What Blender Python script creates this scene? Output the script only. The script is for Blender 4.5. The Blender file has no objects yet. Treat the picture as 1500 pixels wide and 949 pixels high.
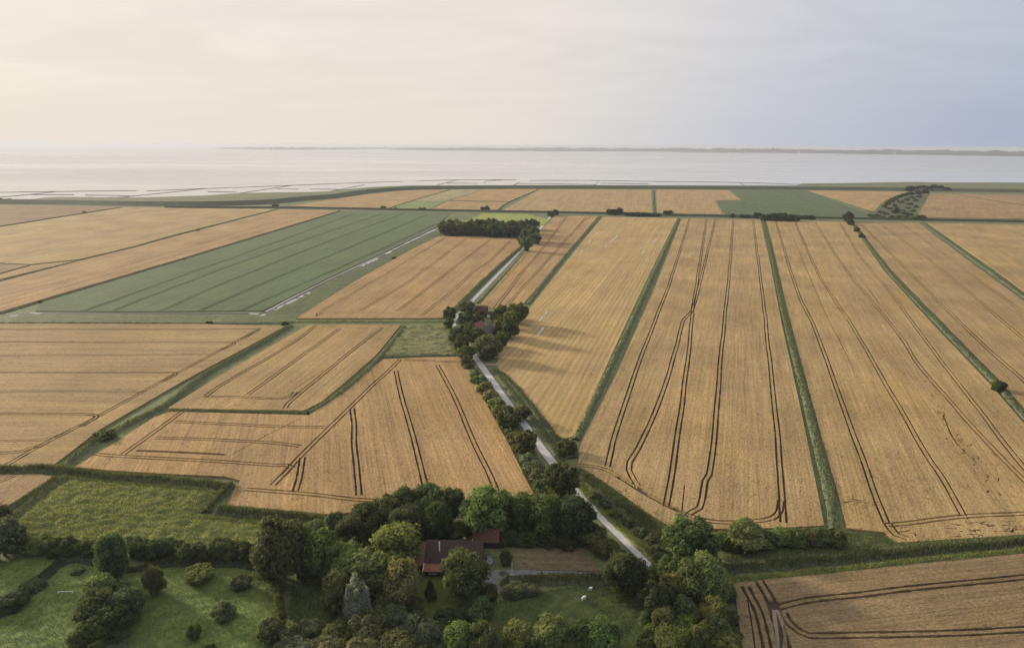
import bpy, bmesh, math, random
import numpy as np
from mathutils import Vector, Matrix, noise
from mathutils.geometry import delaunay_2d_cdt

random.seed(7)
RNG = np.random.default_rng(7)
SC = bpy.context.scene
COL = SC.collection

# ------------------------------------------------------------------ camera
CAM_H = 120.0
F_PX = 1000.0                      # focal length in photo pixels (1500 wide) = 24 mm on 36 mm
PITCH = math.radians(14.63)
ROLL = math.radians(0.20)
cam_d = bpy.data.cameras.new('camera')
cam_d.lens = 24.0
cam_d.sensor_width = 36.0
cam_d.sensor_fit = 'HORIZONTAL'
cam_d.clip_start = 1.0
cam_d.clip_end = 250000.0
cam = bpy.data.objects.new('camera', cam_d)
COL.objects.link(cam)
CAM_R = Matrix.Rotation(math.pi/2 - PITCH, 3, 'X') @ Matrix.Rotation(ROLL, 3, 'Z')
cam.matrix_world = Matrix.Translation((0, 0, CAM_H)) @ CAM_R.to_4x4()
SC.camera = cam

# ------------------------------------------------------------------ light
SUN_EL = math.radians(15.0)
SUN_AZ = math.radians(-56.0)       # left of the view direction (+Y)
SUN_DIR = Vector((math.sin(SUN_AZ)*math.cos(SUN_EL), math.cos(SUN_AZ)*math.cos(SUN_EL), math.sin(SUN_EL)))
W = bpy.data.worlds.new('World')
SC.world = W
W.use_nodes = True
nt = W.node_tree
nt.nodes.clear()
def wn(t, **k):
    n = nt.nodes.new(t)
    for a, b in k.items(): setattr(n, a, b)
    return n
out = wn('ShaderNodeOutputWorld')
bg = wn('ShaderNodeBackground')
bg.inputs['Strength'].default_value = 0.10
sky = wn('ShaderNodeTexSky', sky_type='NISHITA')
sky.sun_disc = False
sky.sun_elevation = SUN_EL
sky.sun_rotation = SUN_AZ
sky.altitude = 100
sky.air_density = 1.0
sky.dust_density = 0.8
sky.ozone_density = 1.5
# high thin cloud veil: milky, warmer towards the sun, with soft streaks
tc = wn('ShaderNodeTexCoord')
dotn = wn('ShaderNodeVectorMath', operation='DOT_PRODUCT')
dotn.inputs[1].default_value = SUN_DIR
nt.links.new(tc.outputs['Generated'], dotn.inputs[0])
ramp = wn('ShaderNodeValToRGB')
cr = ramp.color_ramp
cr.elements[0].position = 0.0; cr.elements[0].color = (3.9, 4.3, 4.95, 1)
cr.elements[1].position = 1.0; cr.elements[1].color = (7.2, 6.6, 5.7, 1)
e = cr.elements.new(0.28); e.color = (5.0, 5.0, 5.3, 1)
e = cr.elements.new(0.54); e.color = (6.5, 6.0, 5.5, 1)
e = cr.elements.new(0.90); e.color = (6.85, 6.3, 5.65, 1)
nt.links.new(dotn.outputs['Value'], ramp.inputs['Fac'])
sep = wn('ShaderNodeSeparateXYZ')
nt.links.new(tc.outputs['Generated'], sep.inputs[0])
zc = wn('ShaderNodeMath', operation='MAXIMUM'); zc.inputs[1].default_value = 0.02
nt.links.new(sep.outputs['Z'], zc.inputs[0])
zo = wn('ShaderNodeMath', operation='ADD'); zo.inputs[1].default_value = 0.10
nt.links.new(zc.outputs[0], zo.inputs[0])
proj = wn('ShaderNodeVectorMath', operation='DIVIDE')
comb = wn('ShaderNodeCombineXYZ')
for k in ('X', 'Y', 'Z'): nt.links.new(zo.outputs[0], comb.inputs[k])
nt.links.new(tc.outputs['Generated'], proj.inputs[0])
nt.links.new(comb.outputs[0], proj.inputs[1])
mapn = wn('ShaderNodeMapping')
mapn.inputs['Scale'].default_value = (0.55, 0.8, 1.0)
mapn.inputs['Rotation'].default_value = (0, 0, math.radians(-12))
nt.links.new(proj.outputs[0], mapn.inputs[0])
nz = wn('ShaderNodeTexNoise')
nz.inputs['Scale'].default_value = 1.1
nz.inputs['Detail'].default_value = 7
nz.inputs['Roughness'].default_value = 0.55
nz.inputs['Distortion'].default_value = 0.6
nt.links.new(mapn.outputs[0], nz.inputs['Vector'])
mr = wn('ShaderNodeMapRange')
mr.inputs['From Min'].default_value = 0.35; mr.inputs['From Max'].default_value = 0.70
mr.inputs['To Min'].default_value = 0.95; mr.inputs['To Max'].default_value = 1.0
nt.links.new(nz.outputs[0], mr.inputs['Value'])
mix = wn('ShaderNodeMix', data_type='RGBA')
nt.links.new(mr.outputs[0], mix.inputs['Factor'])
nt.links.new(sky.outputs[0], mix.inputs['A'])
nt.links.new(ramp.outputs[0], mix.inputs['B'])
# soft brightness streaks in the veil
nz2 = wn('ShaderNodeTexNoise')
nz2.inputs['Scale'].default_value = 1.5
nz2.inputs['Detail'].default_value = 6
nz2.inputs['Roughness'].default_value = 0.6
nz2.inputs['Distortion'].default_value = 0.9
nt.links.new(mapn.outputs[0], nz2.inputs['Vector'])
mr2 = wn('ShaderNodeMapRange')
mr2.inputs['From Min'].default_value = 0.30; mr2.inputs['From Max'].default_value = 0.72
mr2.inputs['To Min'].default_value = 0.94; mr2.inputs['To Max'].default_value = 1.05
nt.links.new(nz2.outputs[0], mr2.inputs['Value'])
scl = wn('ShaderNodeVectorMath', operation='SCALE')
nt.links.new(mix.outputs['Result'], scl.inputs[0]); nt.links.new(mr2.outputs[0], scl.inputs['Scale'])
# dense low air along the horizon all round: creamy towards the sun, slate blue away from it
ramp2 = wn('ShaderNodeValToRGB')
c2 = ramp2.color_ramp
c2.elements[0].position = 0.0; c2.elements[0].color = (3.2, 3.6, 4.55, 1)
c2.elements[1].position = 1.0; c2.elements[1].color = (7.0, 6.3, 5.3, 1)
for p_, q_ in ((0.28, (4.5, 4.65, 5.1, 1)), (0.54, (6.2, 5.75, 5.2, 1)), (0.90, (6.6, 6.05, 5.3, 1))):
    e = c2.elements.new(p_); e.color = q_
nt.links.new(dotn.outputs['Value'], ramp2.inputs['Fac'])
hf = wn('ShaderNodeMapRange', interpolation_type='SMOOTHSTEP')
hf.inputs['From Min'].default_value = -0.02; hf.inputs['From Max'].default_value = 0.16
hf.inputs['To Min'].default_value = 0.95; hf.inputs['To Max'].default_value = 0.0
nt.links.new(sep.outputs['Z'], hf.inputs['Value'])
mix2 = wn('ShaderNodeMix', data_type='RGBA')
nt.links.new(hf.outputs[0], mix2.inputs['Factor'])
nt.links.new(scl.outputs[0], mix2.inputs['A']); nt.links.new(ramp2.outputs[0], mix2.inputs['B'])
nt.links.new(mix2.outputs['Result'], bg.inputs['Color'])
nt.links.new(bg.outputs[0], out.inputs[0])

sun_d = bpy.data.lights.new('sun', 'SUN')
sun_d.energy = 4.3
sun_d.angle = math.radians(7.0)
sun_d.color = (1.0, 0.88, 0.71)
sun = bpy.data.objects.new('sun', sun_d)
COL.objects.link(sun)
sun.rotation_euler = SUN_DIR.to_track_quat('Z', 'Y').to_euler()
sun.location = (0, 0, 300)

SC.view_settings.view_transform = 'Standard'
SC.view_settings.look = 'None'
SC.view_settings.gamma = 1.0
SC.view_settings.use_curve_mapping = False
SC.view_settings.exposure = 0.35
SC.render.engine = 'CYCLES'
SC.cycles.use_denoising = True
SC.cycles.max_bounces = 5
SC.cycles.diffuse_bounces = 2
SC.cycles.glossy_bounces = 2
SC.cycles.transmission_bounces = 4
SC.cycles.transparent_max_bounces = 8
SC.cycles.volume_bounces = 0
SC.cycles.caustics_reflective = False
SC.cycles.caustics_refractive = False

# ------------------------------------------------------------------ pixel -> place
def ray(px, py):
    d = CAM_R @ Vector(((px-750.0)/F_PX, -(py-474.5)/F_PX, -1.0))
    return d
def G(px, py, z=0.0):
    """the point at height z that shows at photo pixel (px, py)"""
    d = ray(px, py)
    t = (z-CAM_H)/d.z
    return Vector((d.x*t, d.y*t, z))
CAM_RT = CAM_R.transposed()
def depth_of(p):
    return -(CAM_RT @ (Vector(p)-Vector((0, 0, CAM_H)))).z
def P(pts, z=0.0):
    return [G(x, y, z) for x, y in pts]

# ------------------------------------------------------------------ materials
MATS = {}
def new_mat(name):
    m = bpy.data.materials.new(name)
    m.use_nodes = True
    m.node_tree.nodes.clear()
    MATS[name] = m
    return m, m.node_tree
class NB:
    def __init__(s, tree): s.t = tree
    def n(s, typ, props=None, **ins):
        nd = s.t.nodes.new(typ)
        for a, b in (props or {}).items(): setattr(nd, a, b)
        for k, v in ins.items():
            key = k.replace('_', ' ')
            sock = nd.inputs[key] if key in nd.inputs else nd.inputs[int(k[1:])]
            if hasattr(v, 'is_output'): s.t.links.new(v, sock)
            else: sock.default_value = v
        return nd
    def link(s, a, b): s.t.links.new(a, b)
    def mapping(s, vec, scale):
        return s.n('ShaderNodeMapping', Vector=vec, Scale=scale).outputs[0]
    def noise(s, vec, scale=1.0, detail=3.0, rough=0.55):
        return s.n('ShaderNodeTexNoise', Vector=vec, Scale=scale, Detail=detail, Roughness=rough).outputs[0]
    def rng(s, v, a, b, c, d, clamp=True):
        return s.n('ShaderNodeMapRange', {'clamp': clamp}, Value=v, From_Min=a, From_Max=b, To_Min=c, To_Max=d).outputs[0]
    def mul(s, a, b):
        return s.n('ShaderNodeMath', {'operation': 'MULTIPLY'}, i0=a, i1=b).outputs[0]
    def add(s, a, b):
        return s.n('ShaderNodeMath', {'operation': 'ADD'}, i0=a, i1=b).outputs[0]
    def mixc(s, f, a, b, mode='MIX'):
        nd = s.t.nodes.new('ShaderNodeMix'); nd.data_type = 'RGBA'; nd.blend_type = mode
        for k, v in (('Factor', f), ('A', a), ('B', b)):
            if k == 'Factor':
                sock = [i for i in nd.inputs if i.name == 'Factor' and i.type == 'VALUE'][0]
            else:
                sock = [i for i in nd.inputs if i.name == k and i.type == 'RGBA'][0]
            if hasattr(v, 'is_output'): s.t.links.new(v, sock)
            else: sock.default_value = v
        return [o for o in nd.outputs if o.type == 'RGBA'][0]
    def scale_c(s, c, f):
        nd = s.n('ShaderNodeVectorMath', {'operation': 'SCALE'}, i0=c)
        if hasattr(f, 'is_output'): s.t.links.new(f, nd.inputs['Scale'])
        else: nd.inputs['Scale'].default_value = f
        return nd.outputs[0]

def crop_material(name, row=0.19, streak=0.13, grain=0.42, patch=0.20, stripe=0.0, stripe_w=4.0, bump=0.8, lodged=0.0):
    """standing crop: colour from the object, drill rows along local Y, patches and grain"""
    m, t = new_mat(name); b = NB(t)
    o = b.n('ShaderNodeTexCoord').outputs['Object']
    oi = b.n('ShaderNodeObjectInfo')
    f = b.rng(b.noise(b.mapping(o, (1/0.8, 1/50, 1)), 1, 2), 0.30, 0.70, 1-row, 1+row)
    f = b.mul(f, b.rng(b.noise(b.mapping(o, (1/6.0, 1/160, 1)), 1, 3), 0.25, 0.75, 1-streak, 1+streak))
    f = b.mul(f, b.rng(b.noise(o, 0.016, 4, 0.6), 0.3, 0.7, 1-patch, 1+patch))
    f = b.mul(f, b.rng(b.noise(b.mapping(o, (1.6, 0.9, 1)), 1, 4, 0.7), 0.25, 0.75, 1-grain, 1+grain))
    f = b.mul(f, b.rng(b.noise(b.mapping(o, (0.20, 0.05, 1)), 1, 4, 0.65), 0.3, 0.75, 1.06, 0.90))
    sp = b.noise(b.mapping(o, (0.55, 0.30, 1)), 1, 5, 0.75)
    f = b.mul(f, b.rng(sp, 0.54, 0.68, 1.0, 0.62))
    if stripe:
        w = b.n('ShaderNodeTexWave', {'wave_type': 'BANDS', 'bands_direction': 'X'}, Vector=o, Scale=2*math.pi/(20*stripe_w)*1.0,
                Distortion=0.0, Detail=0.0).outputs['Fac']
        f = b.mul(f, b.rng(w, 0.0, 1.0, 1-stripe, 1+stripe))
        n5 = b.noise(b.mapping(o, (1/1.3, 1/200, 1)), 1, 2)
        f = b.mul(f, b.rng(n5, 0.55, 0.75, 1.0, 1+stripe*2.0))
    c = b.scale_c(oi.outputs['Color'], f)
    if lodged:
        ln = b.noise(b.mapping(o, (1/14, 1/30, 1)), 1, 6, 0.7)
        c = b.mixc(b.rng(ln, 0.60, 0.72, 0, lodged), c, (0.19, 0.125, 0.065, 1))
    gd = b.noise(b.mapping(o, (0.035, 0.012, 1)), 1, 5, 0.65)
    c = b.mixc(b.rng(gd, 0.46, 0.68, 0, 0.55), c, b.mixc(1.0, c, (1.16, 1.10, 0.84, 1), 'MULTIPLY'))
    # slight greener tint in patches
    gn = b.noise(o, 0.03, 4, 0.6)
    c = b.mixc(b.rng(gn, 0.52, 0.75, 0, 0.22), c, b.mixc(1.0, c, (0.86, 1.02, 0.78, 1), 'MULTIPLY'))
    bn = b.noise(b.mapping(o, (1.5, 1.0, 1)), 1, 4, 0.7)
    bp = b.n('ShaderNodeBump', Height=bn, Strength=bump, Distance=0.35).outputs[0]
    bs = b.n('ShaderNodeBsdfPrincipled', Base_Color=c, Roughness=0.9, Normal=bp, Specular_IOR_Level=0.15)
    b.n('ShaderNodeOutputMaterial', Surface=bs.outputs[0])
    return m
crop_material('wheat')
crop_material('wheat_lodged', lodged=0.7, patch=0.18)
crop_material('stubble', row=0.10, streak=0.14, grain=0.16, stripe=0.10, stripe_w=3.5, bump=0.3, patch=0.12)
crop_material('green_crop', row=0.08, streak=0.10, grain=0.35, patch=0.12, bump=0.6)

def grass_material(name, dry=0.35, bump=0.6, scale=1.0):
    m, t = new_mat(name); b = NB(t)
    o = b.n('ShaderNodeTexCoord').outputs['Object']
    oi = b.n('ShaderNodeObjectInfo')
    f = b.rng(b.noise(o, 0.04*scale, 4, 0.6), 0.3, 0.7, 0.78, 1.22)
    f = b.mul(f, b.rng(b.noise(o, 0.9*scale, 5, 0.7), 0.25, 0.75, 0.60, 1.40))
    c = b.scale_c(oi.outputs['Color'], f)
    dn = b.noise(b.mapping(o, (0.25*scale, 0.5*scale, 0.3)), 1, 6, 0.7)
    c = b.mixc(b.rng(dn, 0.48, 0.68, 0, dry), c, (0.21, 0.185, 0.07, 1))
    d2 = b.noise(o, 0.22*scale, 5, 0.7)
    c = b.mixc(b.rng(d2, 0.45, 0.62, 0, 0.8), c, b.mixc(1.0, c, (0.58, 0.66, 0.72, 1), 'MULTIPLY'))
    bp = b.n('ShaderNodeBump', Height=b.noise(o, 1.3*scale, 5, 0.7), Strength=bump, Distance=0.3).outputs[0]
    bs = b.n('ShaderNodeBsdfPrincipled', Base_Color=c, Roughness=0.85, Normal=bp, Specular_IOR_Level=0.2)
    b.n('ShaderNodeOutputMaterial', Surface=bs.outputs[0])
    return m
grass_material('grass')
grass_material('grass_dry', dry=0.75)
grass_material('lawn', dry=0.12, bump=0.5)

def leaf_material(name, trans=0.30):
    m, t = new_mat(name); b = NB(t)
    oi = b.n('ShaderNodeObjectInfo')
    at = b.n('ShaderNodeAttribute', {'attribute_name': 'tint'}).outputs['Fac']
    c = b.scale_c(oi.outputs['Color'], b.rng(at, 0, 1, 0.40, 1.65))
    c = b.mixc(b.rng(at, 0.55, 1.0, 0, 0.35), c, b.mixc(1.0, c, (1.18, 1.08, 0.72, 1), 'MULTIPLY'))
    d = b.n('ShaderNodeBsdfPrincipled', Base_Color=c, Roughness=0.6, Specular_IOR_Level=0.06)
    tr = b.n('ShaderNodeBsdfTranslucent', Color=b.mixc(1.0, c, (1.25, 1.22, 0.62, 1), 'MULTIPLY'))
    mx = b.n('ShaderNodeMixShader', i0=trans, i1=d.outputs[0], i2=tr.outputs[0])
    b.n('ShaderNodeOutputMaterial', Surface=mx.outputs[0])
    return m
leaf_material('leaf', 0.45)
leaf_material('blade', 0.25)

def plain(name, col, rough=0.8, var=0.15, scale=1.0, bump=0.0, spec=0.3, metal=0.0, detail=4):
    m, t = new_mat(name); b = NB(t)
    o = b.n('ShaderNodeTexCoord').outputs['Object']
    n = b.noise(o, scale, detail, 0.65)
    c = b.scale_c((*col, 1)[:3] if False else b.n('ShaderNodeRGB').outputs[0], b.rng(n, 0.25, 0.75, 1-var, 1+var))
    t.nodes['RGB'].outputs[0].default_value = (*col, 1)
    bs = b.n('ShaderNodeBsdfPrincipled', Base_Color=c, Roughness=rough, Specular_IOR_Level=spec, Metallic=metal)
    if bump:
        bp = b.n('ShaderNodeBump', Height=b.noise(o, scale*3, 4, 0.7), Strength=bump, Distance=0.1).outputs[0]
        b.link(bp, bs.inputs['Normal'])
    b.n('ShaderNodeOutputMaterial', Surface=bs.outputs[0])
    return m
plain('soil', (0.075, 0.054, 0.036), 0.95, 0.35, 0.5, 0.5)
plain('straw_floor', (0.15, 0.105, 0.06), 0.95, 0.3, 0.8, 0.4)
plain('mud', (0.045, 0.045, 0.04), 0.7, 0.35, 0.2)
plain('bark', (0.07, 0.055, 0.04), 0.95, 0.3, 3.0, 0.5)
plain('asphalt', (0.50, 0.48, 0.46), 0.85, 0.22, 0.35, 0.25)
plain('gravel', (0.19, 0.185, 0.18), 0.9, 0.25, 0.6, 0.4)
plain('bare_track', (0.30, 0.235, 0.16), 0.95, 0.22, 0.4, 0.4)
plain('brushwood', (0.06, 0.05, 0.045), 0.95, 0.3, 0.5)
plain('roof_dark', (0.072, 0.049, 0.041), 0.9, 0.3, 1.2, 0.6)
plain('roof_orange', (0.27, 0.12, 0.075), 0.85, 0.25, 1.5, 0.5)
plain('roof_red', (0.13, 0.053, 0.04), 0.85, 0.25, 1.5, 0.5)  # red tile colour dimmed to include tree shade on the shed
plain('roof_grey', (0.14, 0.13, 0.13), 0.85, 0.25, 1.5, 0.4)
plain('brick_wall', (0.17, 0.08, 0.055), 0.9, 0.25, 3.0, 0.3)
plain('timber_dark', (0.035, 0.028, 0.025), 0.85, 0.3, 2.0, 0.3)
plain('white_paint', (0.78, 0.77, 0.74), 0.5, 0.08, 2.0)
plain('glass', (0.05, 0.06, 0.075), 0.08, 0.05, 1.0, spec=0.8)
plain('door_blue', (0.02, 0.026, 0.05), 0.5, 0.2, 1.0)
plain('orange_paint', (0.7, 0.2, 0.06), 0.5, 0.1, 2.0)
plain('car_paint', (0.33, 0.36, 0.42), 0.28, 0.05, 1.0, spec=0.6, metal=0.5)
plain('rubber', (0.015, 0.015, 0.016), 0.8, 0.1, 5.0)
plain('chrome', (0.5, 0.5, 0.52), 0.25, 0.05, 1.0, metal=0.9)
plain('lamp_red', (0.35, 0.02, 0.015), 0.3, 0.05, 1.0)
plain('far_town', (0.13, 0.125, 0.12), 0.9, 0.3, 0.02)
plain('far_white', (0.62, 0.6, 0.57), 0.8, 0.1, 0.02)
plain('bin_black', (0.02, 0.021, 0.023), 0.5, 0.1, 3.0)

# cow hide: white with a few black patches
m, t = new_mat('cow_hide'); b = NB(t)
o = b.n('ShaderNodeTexCoord').outputs['Object']
n = b.noise(o, 0.95, 1.5, 0.4)
hid = b.mixc(b.rng(n, 0.46, 0.48, 0, 1), (0.80, 0.78, 0.74, 1), (0.02, 0.018, 0.016, 1))
bs = b.n('ShaderNodeBsdfPrincipled', Base_Color=hid, Roughness=0.75)
b.n('ShaderNodeOutputMaterial', Surface=bs.outputs[0])
plain('cow_black', (0.02, 0.018, 0.016), 0.75, 0.1, 3.0)
plain('cow_white', (0.8, 0.78, 0.74), 0.75, 0.06, 3.0)

# sea: rippled, long streaks of smoother water
m, t = new_mat('sea_water'); b = NB(t)
o = b.n('ShaderNodeTexCoord').outputs['Object']
st = b.noise(b.mapping(o, (1/2600, 1/900, 1)), 1, 6, 0.6)
st2 = b.noise(b.mapping(o, (1/700, 1/160, 1)), 1, 4, 0.6)
rgh = b.add(b.rng(st, 0.35, 0.65, 0.06, 0.22), b.rng(st2, 0.35, 0.65, -0.03, 0.03))
cc = b.mixc(b.rng(st, 0.35, 0.65, 0, 1), (0.50, 0.47, 0.435, 1), (0.38, 0.375, 0.37, 1))
wv = b.noise(b.mapping(o, (0.10, 0.22, 1)), 1, 4, 0.6)
bp = b.n('ShaderNodeBump', Height=wv, Strength=0.03, Distance=0.5).outputs[0]
bs = b.n('ShaderNodeBsdfPrincipled', Base_Color=cc, Roughness=rgh, IOR=1.33, Normal=bp)
b.n('ShaderNodeOutputMaterial', Surface=bs.outputs[0])
# still shallow water on the flats, in ditches and puddles
m, t = new_mat('still_water'); b = NB(t)
o = b.n('ShaderNodeTexCoord').outputs['Object']
bp = b.n('ShaderNodeBump', Height=b.noise(o, 0.6, 3, 0.5), Strength=0.05, Distance=0.2).outputs[0]
bs = b.n('ShaderNodeBsdfPrincipled', Base_Color=(0.34, 0.32, 0.29, 1), Roughness=0.10, IOR=1.33, Normal=bp)  # pale base colour adds sheen on top of the reflected sky
b.n('ShaderNodeOutputMaterial', Surface=bs.outputs[0])
m, t = new_mat('haze_air'); b = NB(t)
v = b.n('ShaderNodeVolumePrincipled', Color=(0.76, 0.79, 0.86, 1), Density=5.6e-5, Anisotropy=0.2)
b.n('ShaderNodeOutputMaterial', Volume=v.outputs[0])

# ------------------------------------------------------------------ object helpers
def mesh_np(name, verts, faces):
    me = bpy.data.meshes.new(name)
    me.from_pydata([tuple(v) for v in verts], [], [tuple(f) for f in faces])
    me.update()
    return me
def quads_np(name, V, tint=None, smooth=False):
    """mesh from an (n,4,3) array of separate quads"""
    n = len(V)
    me = bpy.data.meshes.new(name)
    me.vertices.add(n*4); me.loops.add(n*4); me.polygons.add(n)
    me.vertices.foreach_set('co', V.reshape(-1).astype(np.float32))
    me.loops.foreach_set('vertex_index', np.arange(n*4, dtype=np.int32))
    me.polygons.foreach_set('loop_start', np.arange(0, n*4, 4, dtype=np.int32))
    me.polygons.foreach_set('loop_total', np.full(n, 4, dtype=np.int32))
    if tint is not None:
        a = me.attributes.new('tint', 'FLOAT', 'POINT')
        a.data.foreach_set('value', np.repeat(tint, 4).astype(np.float32))
    me.update(calc_edges=True)
    return me
def link(name, me, mat=None, parent=None, loc=None, rz=0.0, color=None):
    ob = bpy.data.objects.new(name, me)
    COL.objects.link(ob)
    if mat is not None and me is not None and len(me.materials) == 0: me.materials.append(MATS[mat])
    if parent is not None: ob.parent = parent
    if loc is not None: ob.location = loc
    if rz: ob.rotation_euler = (0, 0, rz)
    if color is not None: ob.color = (*color, 1)
    return ob
def tag(o, label=None, cat=None, group=None, kind=None):
    if label: o['label'] = label
    if cat: o['category'] = cat
    if group: o['group'] = group
    if kind: o['kind'] = kind
    return o
def empty(name, loc, rz=0.0, scale=None):
    o = bpy.data.objects.new(name, None)
    COL.objects.link(o)
    o.location = loc; o.rotation_euler = (0, 0, rz)
    o.empty_display_size = 0.5
    if scale: o.scale = scale
    return o
class MB:
    def __init__(s): s.bm = bmesh.new()
    def box(s, x0, x1, y0, y1, z0, z1, bevel=0):
        vs = [s.bm.verts.new(c) for c in ((x0,y0,z0),(x1,y0,z0),(x1,y1,z0),(x0,y1,z0),(x0,y0,z1),(x1,y0,z1),(x1,y1,z1),(x0,y1,z1))]
        for f in ((3,2,1,0),(4,5,6,7),(0,1,5,4),(1,2,6,5),(2,3,7,6),(3,0,4,7)): s.bm.faces.new([vs[i] for i in f])
        return s
    def poly(s, pts):
        s.bm.faces.new([s.bm.verts.new(p) for p in pts]); return s
    def prism(s, prof, x0, x1):
        """profile in (y,z), counter-clockwise seen from +x, extruded along x"""
        a = [s.bm.verts.new((x0, y, z)) for y, z in prof]; b_ = [s.bm.verts.new((x1, y, z)) for y, z in prof]
        n = len(prof)
        for i in range(n):
            j = (i+1) % n
            s.bm.faces.new((a[i], a[j], b_[j], b_[i]))
        s.bm.faces.new(list(reversed(a))); s.bm.faces.new(b_)
        return s
    def tube(s, p0, p1, r0, r1, n=8):
        p0 = Vector(p0); p1 = Vector(p1); d = (p1-p0).normalized()
        q = d.to_track_quat('Z', 'Y')
        A = [s.bm.verts.new(p0 + q @ Vector((r0*math.cos(6.2832*i/n), r0*math.sin(6.2832*i/n), 0))) for i in range(n)]
        B = [s.bm.verts.new(p1 + q @ Vector((r1*math.cos(6.2832*i/n), r1*math.sin(6.2832*i/n), 0))) for i in range(n)]
        for i in range(n): s.bm.faces.new((A[i], A[(i+1)%n], B[(i+1)%n], B[i]))
        s.bm.faces.new(list(reversed(A))); s.bm.faces.new(B)
        return s
    def mesh(s, name):
        bmesh.ops.recalc_face_normals(s.bm, faces=s.bm.faces)
        me = bpy.data.meshes.new(name); s.bm.to_mesh(me); s.bm.free(); return me
    def build(s, name, mat, parent=None, loc=None, rz=0.0, color=None):
        return link(name, s.mesh(name), mat, parent, loc, rz, color)
ORD = ['zeroth','first','second','third','fourth','fifth','sixth','seventh','eighth','ninth','tenth','eleventh','twelfth','thirteenth','fourteenth','fifteenth','sixteenth','seventeenth','eighteenth','nineteenth']
def ordinal(n):
    if n == 100: return 'hundredth'
    if n > 100: return 'hundred-and-'+ordinal(n-100)
    if n < 20: return ORD[n]
    tens = {2:'twenty',3:'thirty',4:'forty',5:'fifty',6:'sixty',7:'seventy',8:'eighty',9:'ninety'}[n//10]
    return tens.replace('ty','tieth') if n % 10 == 0 else tens+'-'+ORD[n % 10]

# numpy value noise
def vnoise(x, y, seed=0):
    xi = np.floor(x).astype(np.int64); yi = np.floor(y).astype(np.int64)
    xf = x-xi; yf = y-yi
    u = xf*xf*(3-2*xf); v = yf*yf*(3-2*yf)
    def h(a, b):
        k = (a*374761393 + b*668265263 + seed*982451653) & 0x7fffffff
        k = ((k ^ (k >> 13))*1274126177) & 0x7fffffff
        return ((k ^ (k >> 16)) & 0xffff)/65535.0
    return (h(xi,yi)*(1-u)+h(xi+1,yi)*u)*(1-v) + (h(xi,yi+1)*(1-u)+h(xi+1,yi+1)*u)*v
def fnoise(x, y, oct=4, seed=0, rough=0.55):
    s = 0; a = 1; tot = 0
    for i in range(oct):
        s = s + a*vnoise(x*2**i, y*2**i, seed+i); tot += a; a *= rough
    return s/tot
def smooth_line(pts, step):
    """Catmull-Rom through 2-D points, resampled about every step metres"""
    p = [np.array(q[:2], float) for q in pts]
    if len(p) == 2: dense = [p[0]+(p[1]-p[0])*t for t in np.linspace(0, 1, 40)]
    else:
        p = [2*p[0]-p[1]]+p+[2*p[-1]-p[-2]]
        dense = []
        for i in range(1, len(p)-2):
            for t in np.linspace(0, 1, 24, endpoint=False):
                t2, t3 = t*t, t*t*t
                dense.append(0.5*((2*p[i])+(-p[i-1]+p[i+1])*t+(2*p[i-1]-5*p[i]+4*p[i+1]-p[i+2])*t2+(-p[i-1]+3*p[i]-3*p[i+1]+p[i+2])*t3))
        dense.append(p[-2])
    dense = np.array(dense)
    L = np.concatenate([[0], np.cumsum(np.linalg.norm(np.diff(dense, axis=0), axis=1))])
    n = max(2, int(L[-1]/step)+1)
    s = np.linspace(0, L[-1], n)
    return np.stack([np.interp(s, L, dense[:,0]), np.interp(s, L, dense[:,1])], 1)
def normals2(line):
    t = np.gradient(line, axis=0)
    t /= np.linalg.norm(t, axis=1)[:,None]+1e-9
    return np.stack([-t[:,1], t[:,0]], 1)

# ================================================================== SETTING
WHEAT = (0.362, 0.246, 0.118)
# land sheet, its seaward edge traced along the shore
shore_px = [(-700,301),(-300,296),(0,292),(140,291),(200,289.5),(300,286.5),(350,283),(400,282),(450,281.5),(480,280.5),(510,277),(545,274),(600,271.8),(700,271.4),(833,271.2),(1000,271.6),(1165,272),(1175,269.2),(1230,268.6),(1300,267.2),(1340,266.6),(1380,267.6),(1440,267.4),(1500,267.6),(1900,268)]
shore = P(shore_px)
land = [Vector((-6000, shore[0].y-200, 0)), Vector((-6000, -1500, 0)), Vector((6000, -1500, 0)), Vector((6000, shore[-1].y, 0))] + list(reversed(shore))
cd = delaunay_2d_cdt([v.xy for v in land], [], [list(range(len(land)))], 1, 1e-4)
vs = [(v.x, v.y, 0.0) for v in cd[0]]
fs = [tuple(f) for f in cd[2]]
# beach slope down under the water
n0 = len(vs)
for p in shore: vs.append((p.x, p.y, 0.0))
for p in shore: vs.append((p.x, p.y+14, -2.0))
k = len(shore)
for i in range(k-1): fs.append((n0+i, n0+i+1, n0+k+i+1, n0+k+i))
ground = link('ground', mesh_np('ground', vs, fs), 'grass_dry', color=(0.150, 0.168, 0.072))
tag(ground, kind='structure')
# sea
nx = 30
xs = np.linspace(-65000, 65000, nx); ys = np.linspace(-2000, 90000, nx)
vs = [(x, y, -1.0) for y in ys for x in xs]
fs = [(j*nx+i, j*nx+i+1, (j+1)*nx+i+1, (j+1)*nx+i) for j in range(nx-1) for i in range(nx-1)]
tag(link('sea', mesh_np('sea', vs, fs), 'sea_water'), kind='structure')
# shallow still water over the tidal flat
fl = P([(-500,303),(0,294),(300,290),(480,284),(560,276),(700,275),(1000,275),(1178,274.5),(1150,268.5),(960,263.8),(760,262.4),(600,263.6),(430,269),(300,273),(150,276),(0,278),(-500,283)], -0.96)
cd = delaunay_2d_cdt([v.xy for v in fl], [], [list(range(len(fl)))], 1, 1e-4)
tag(link('tidal_flat_water', mesh_np('tidal_flat_water', [(v.x, v.y, -0.96) for v in cd[0]], cd[2]), 'still_water'), kind='structure')

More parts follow.
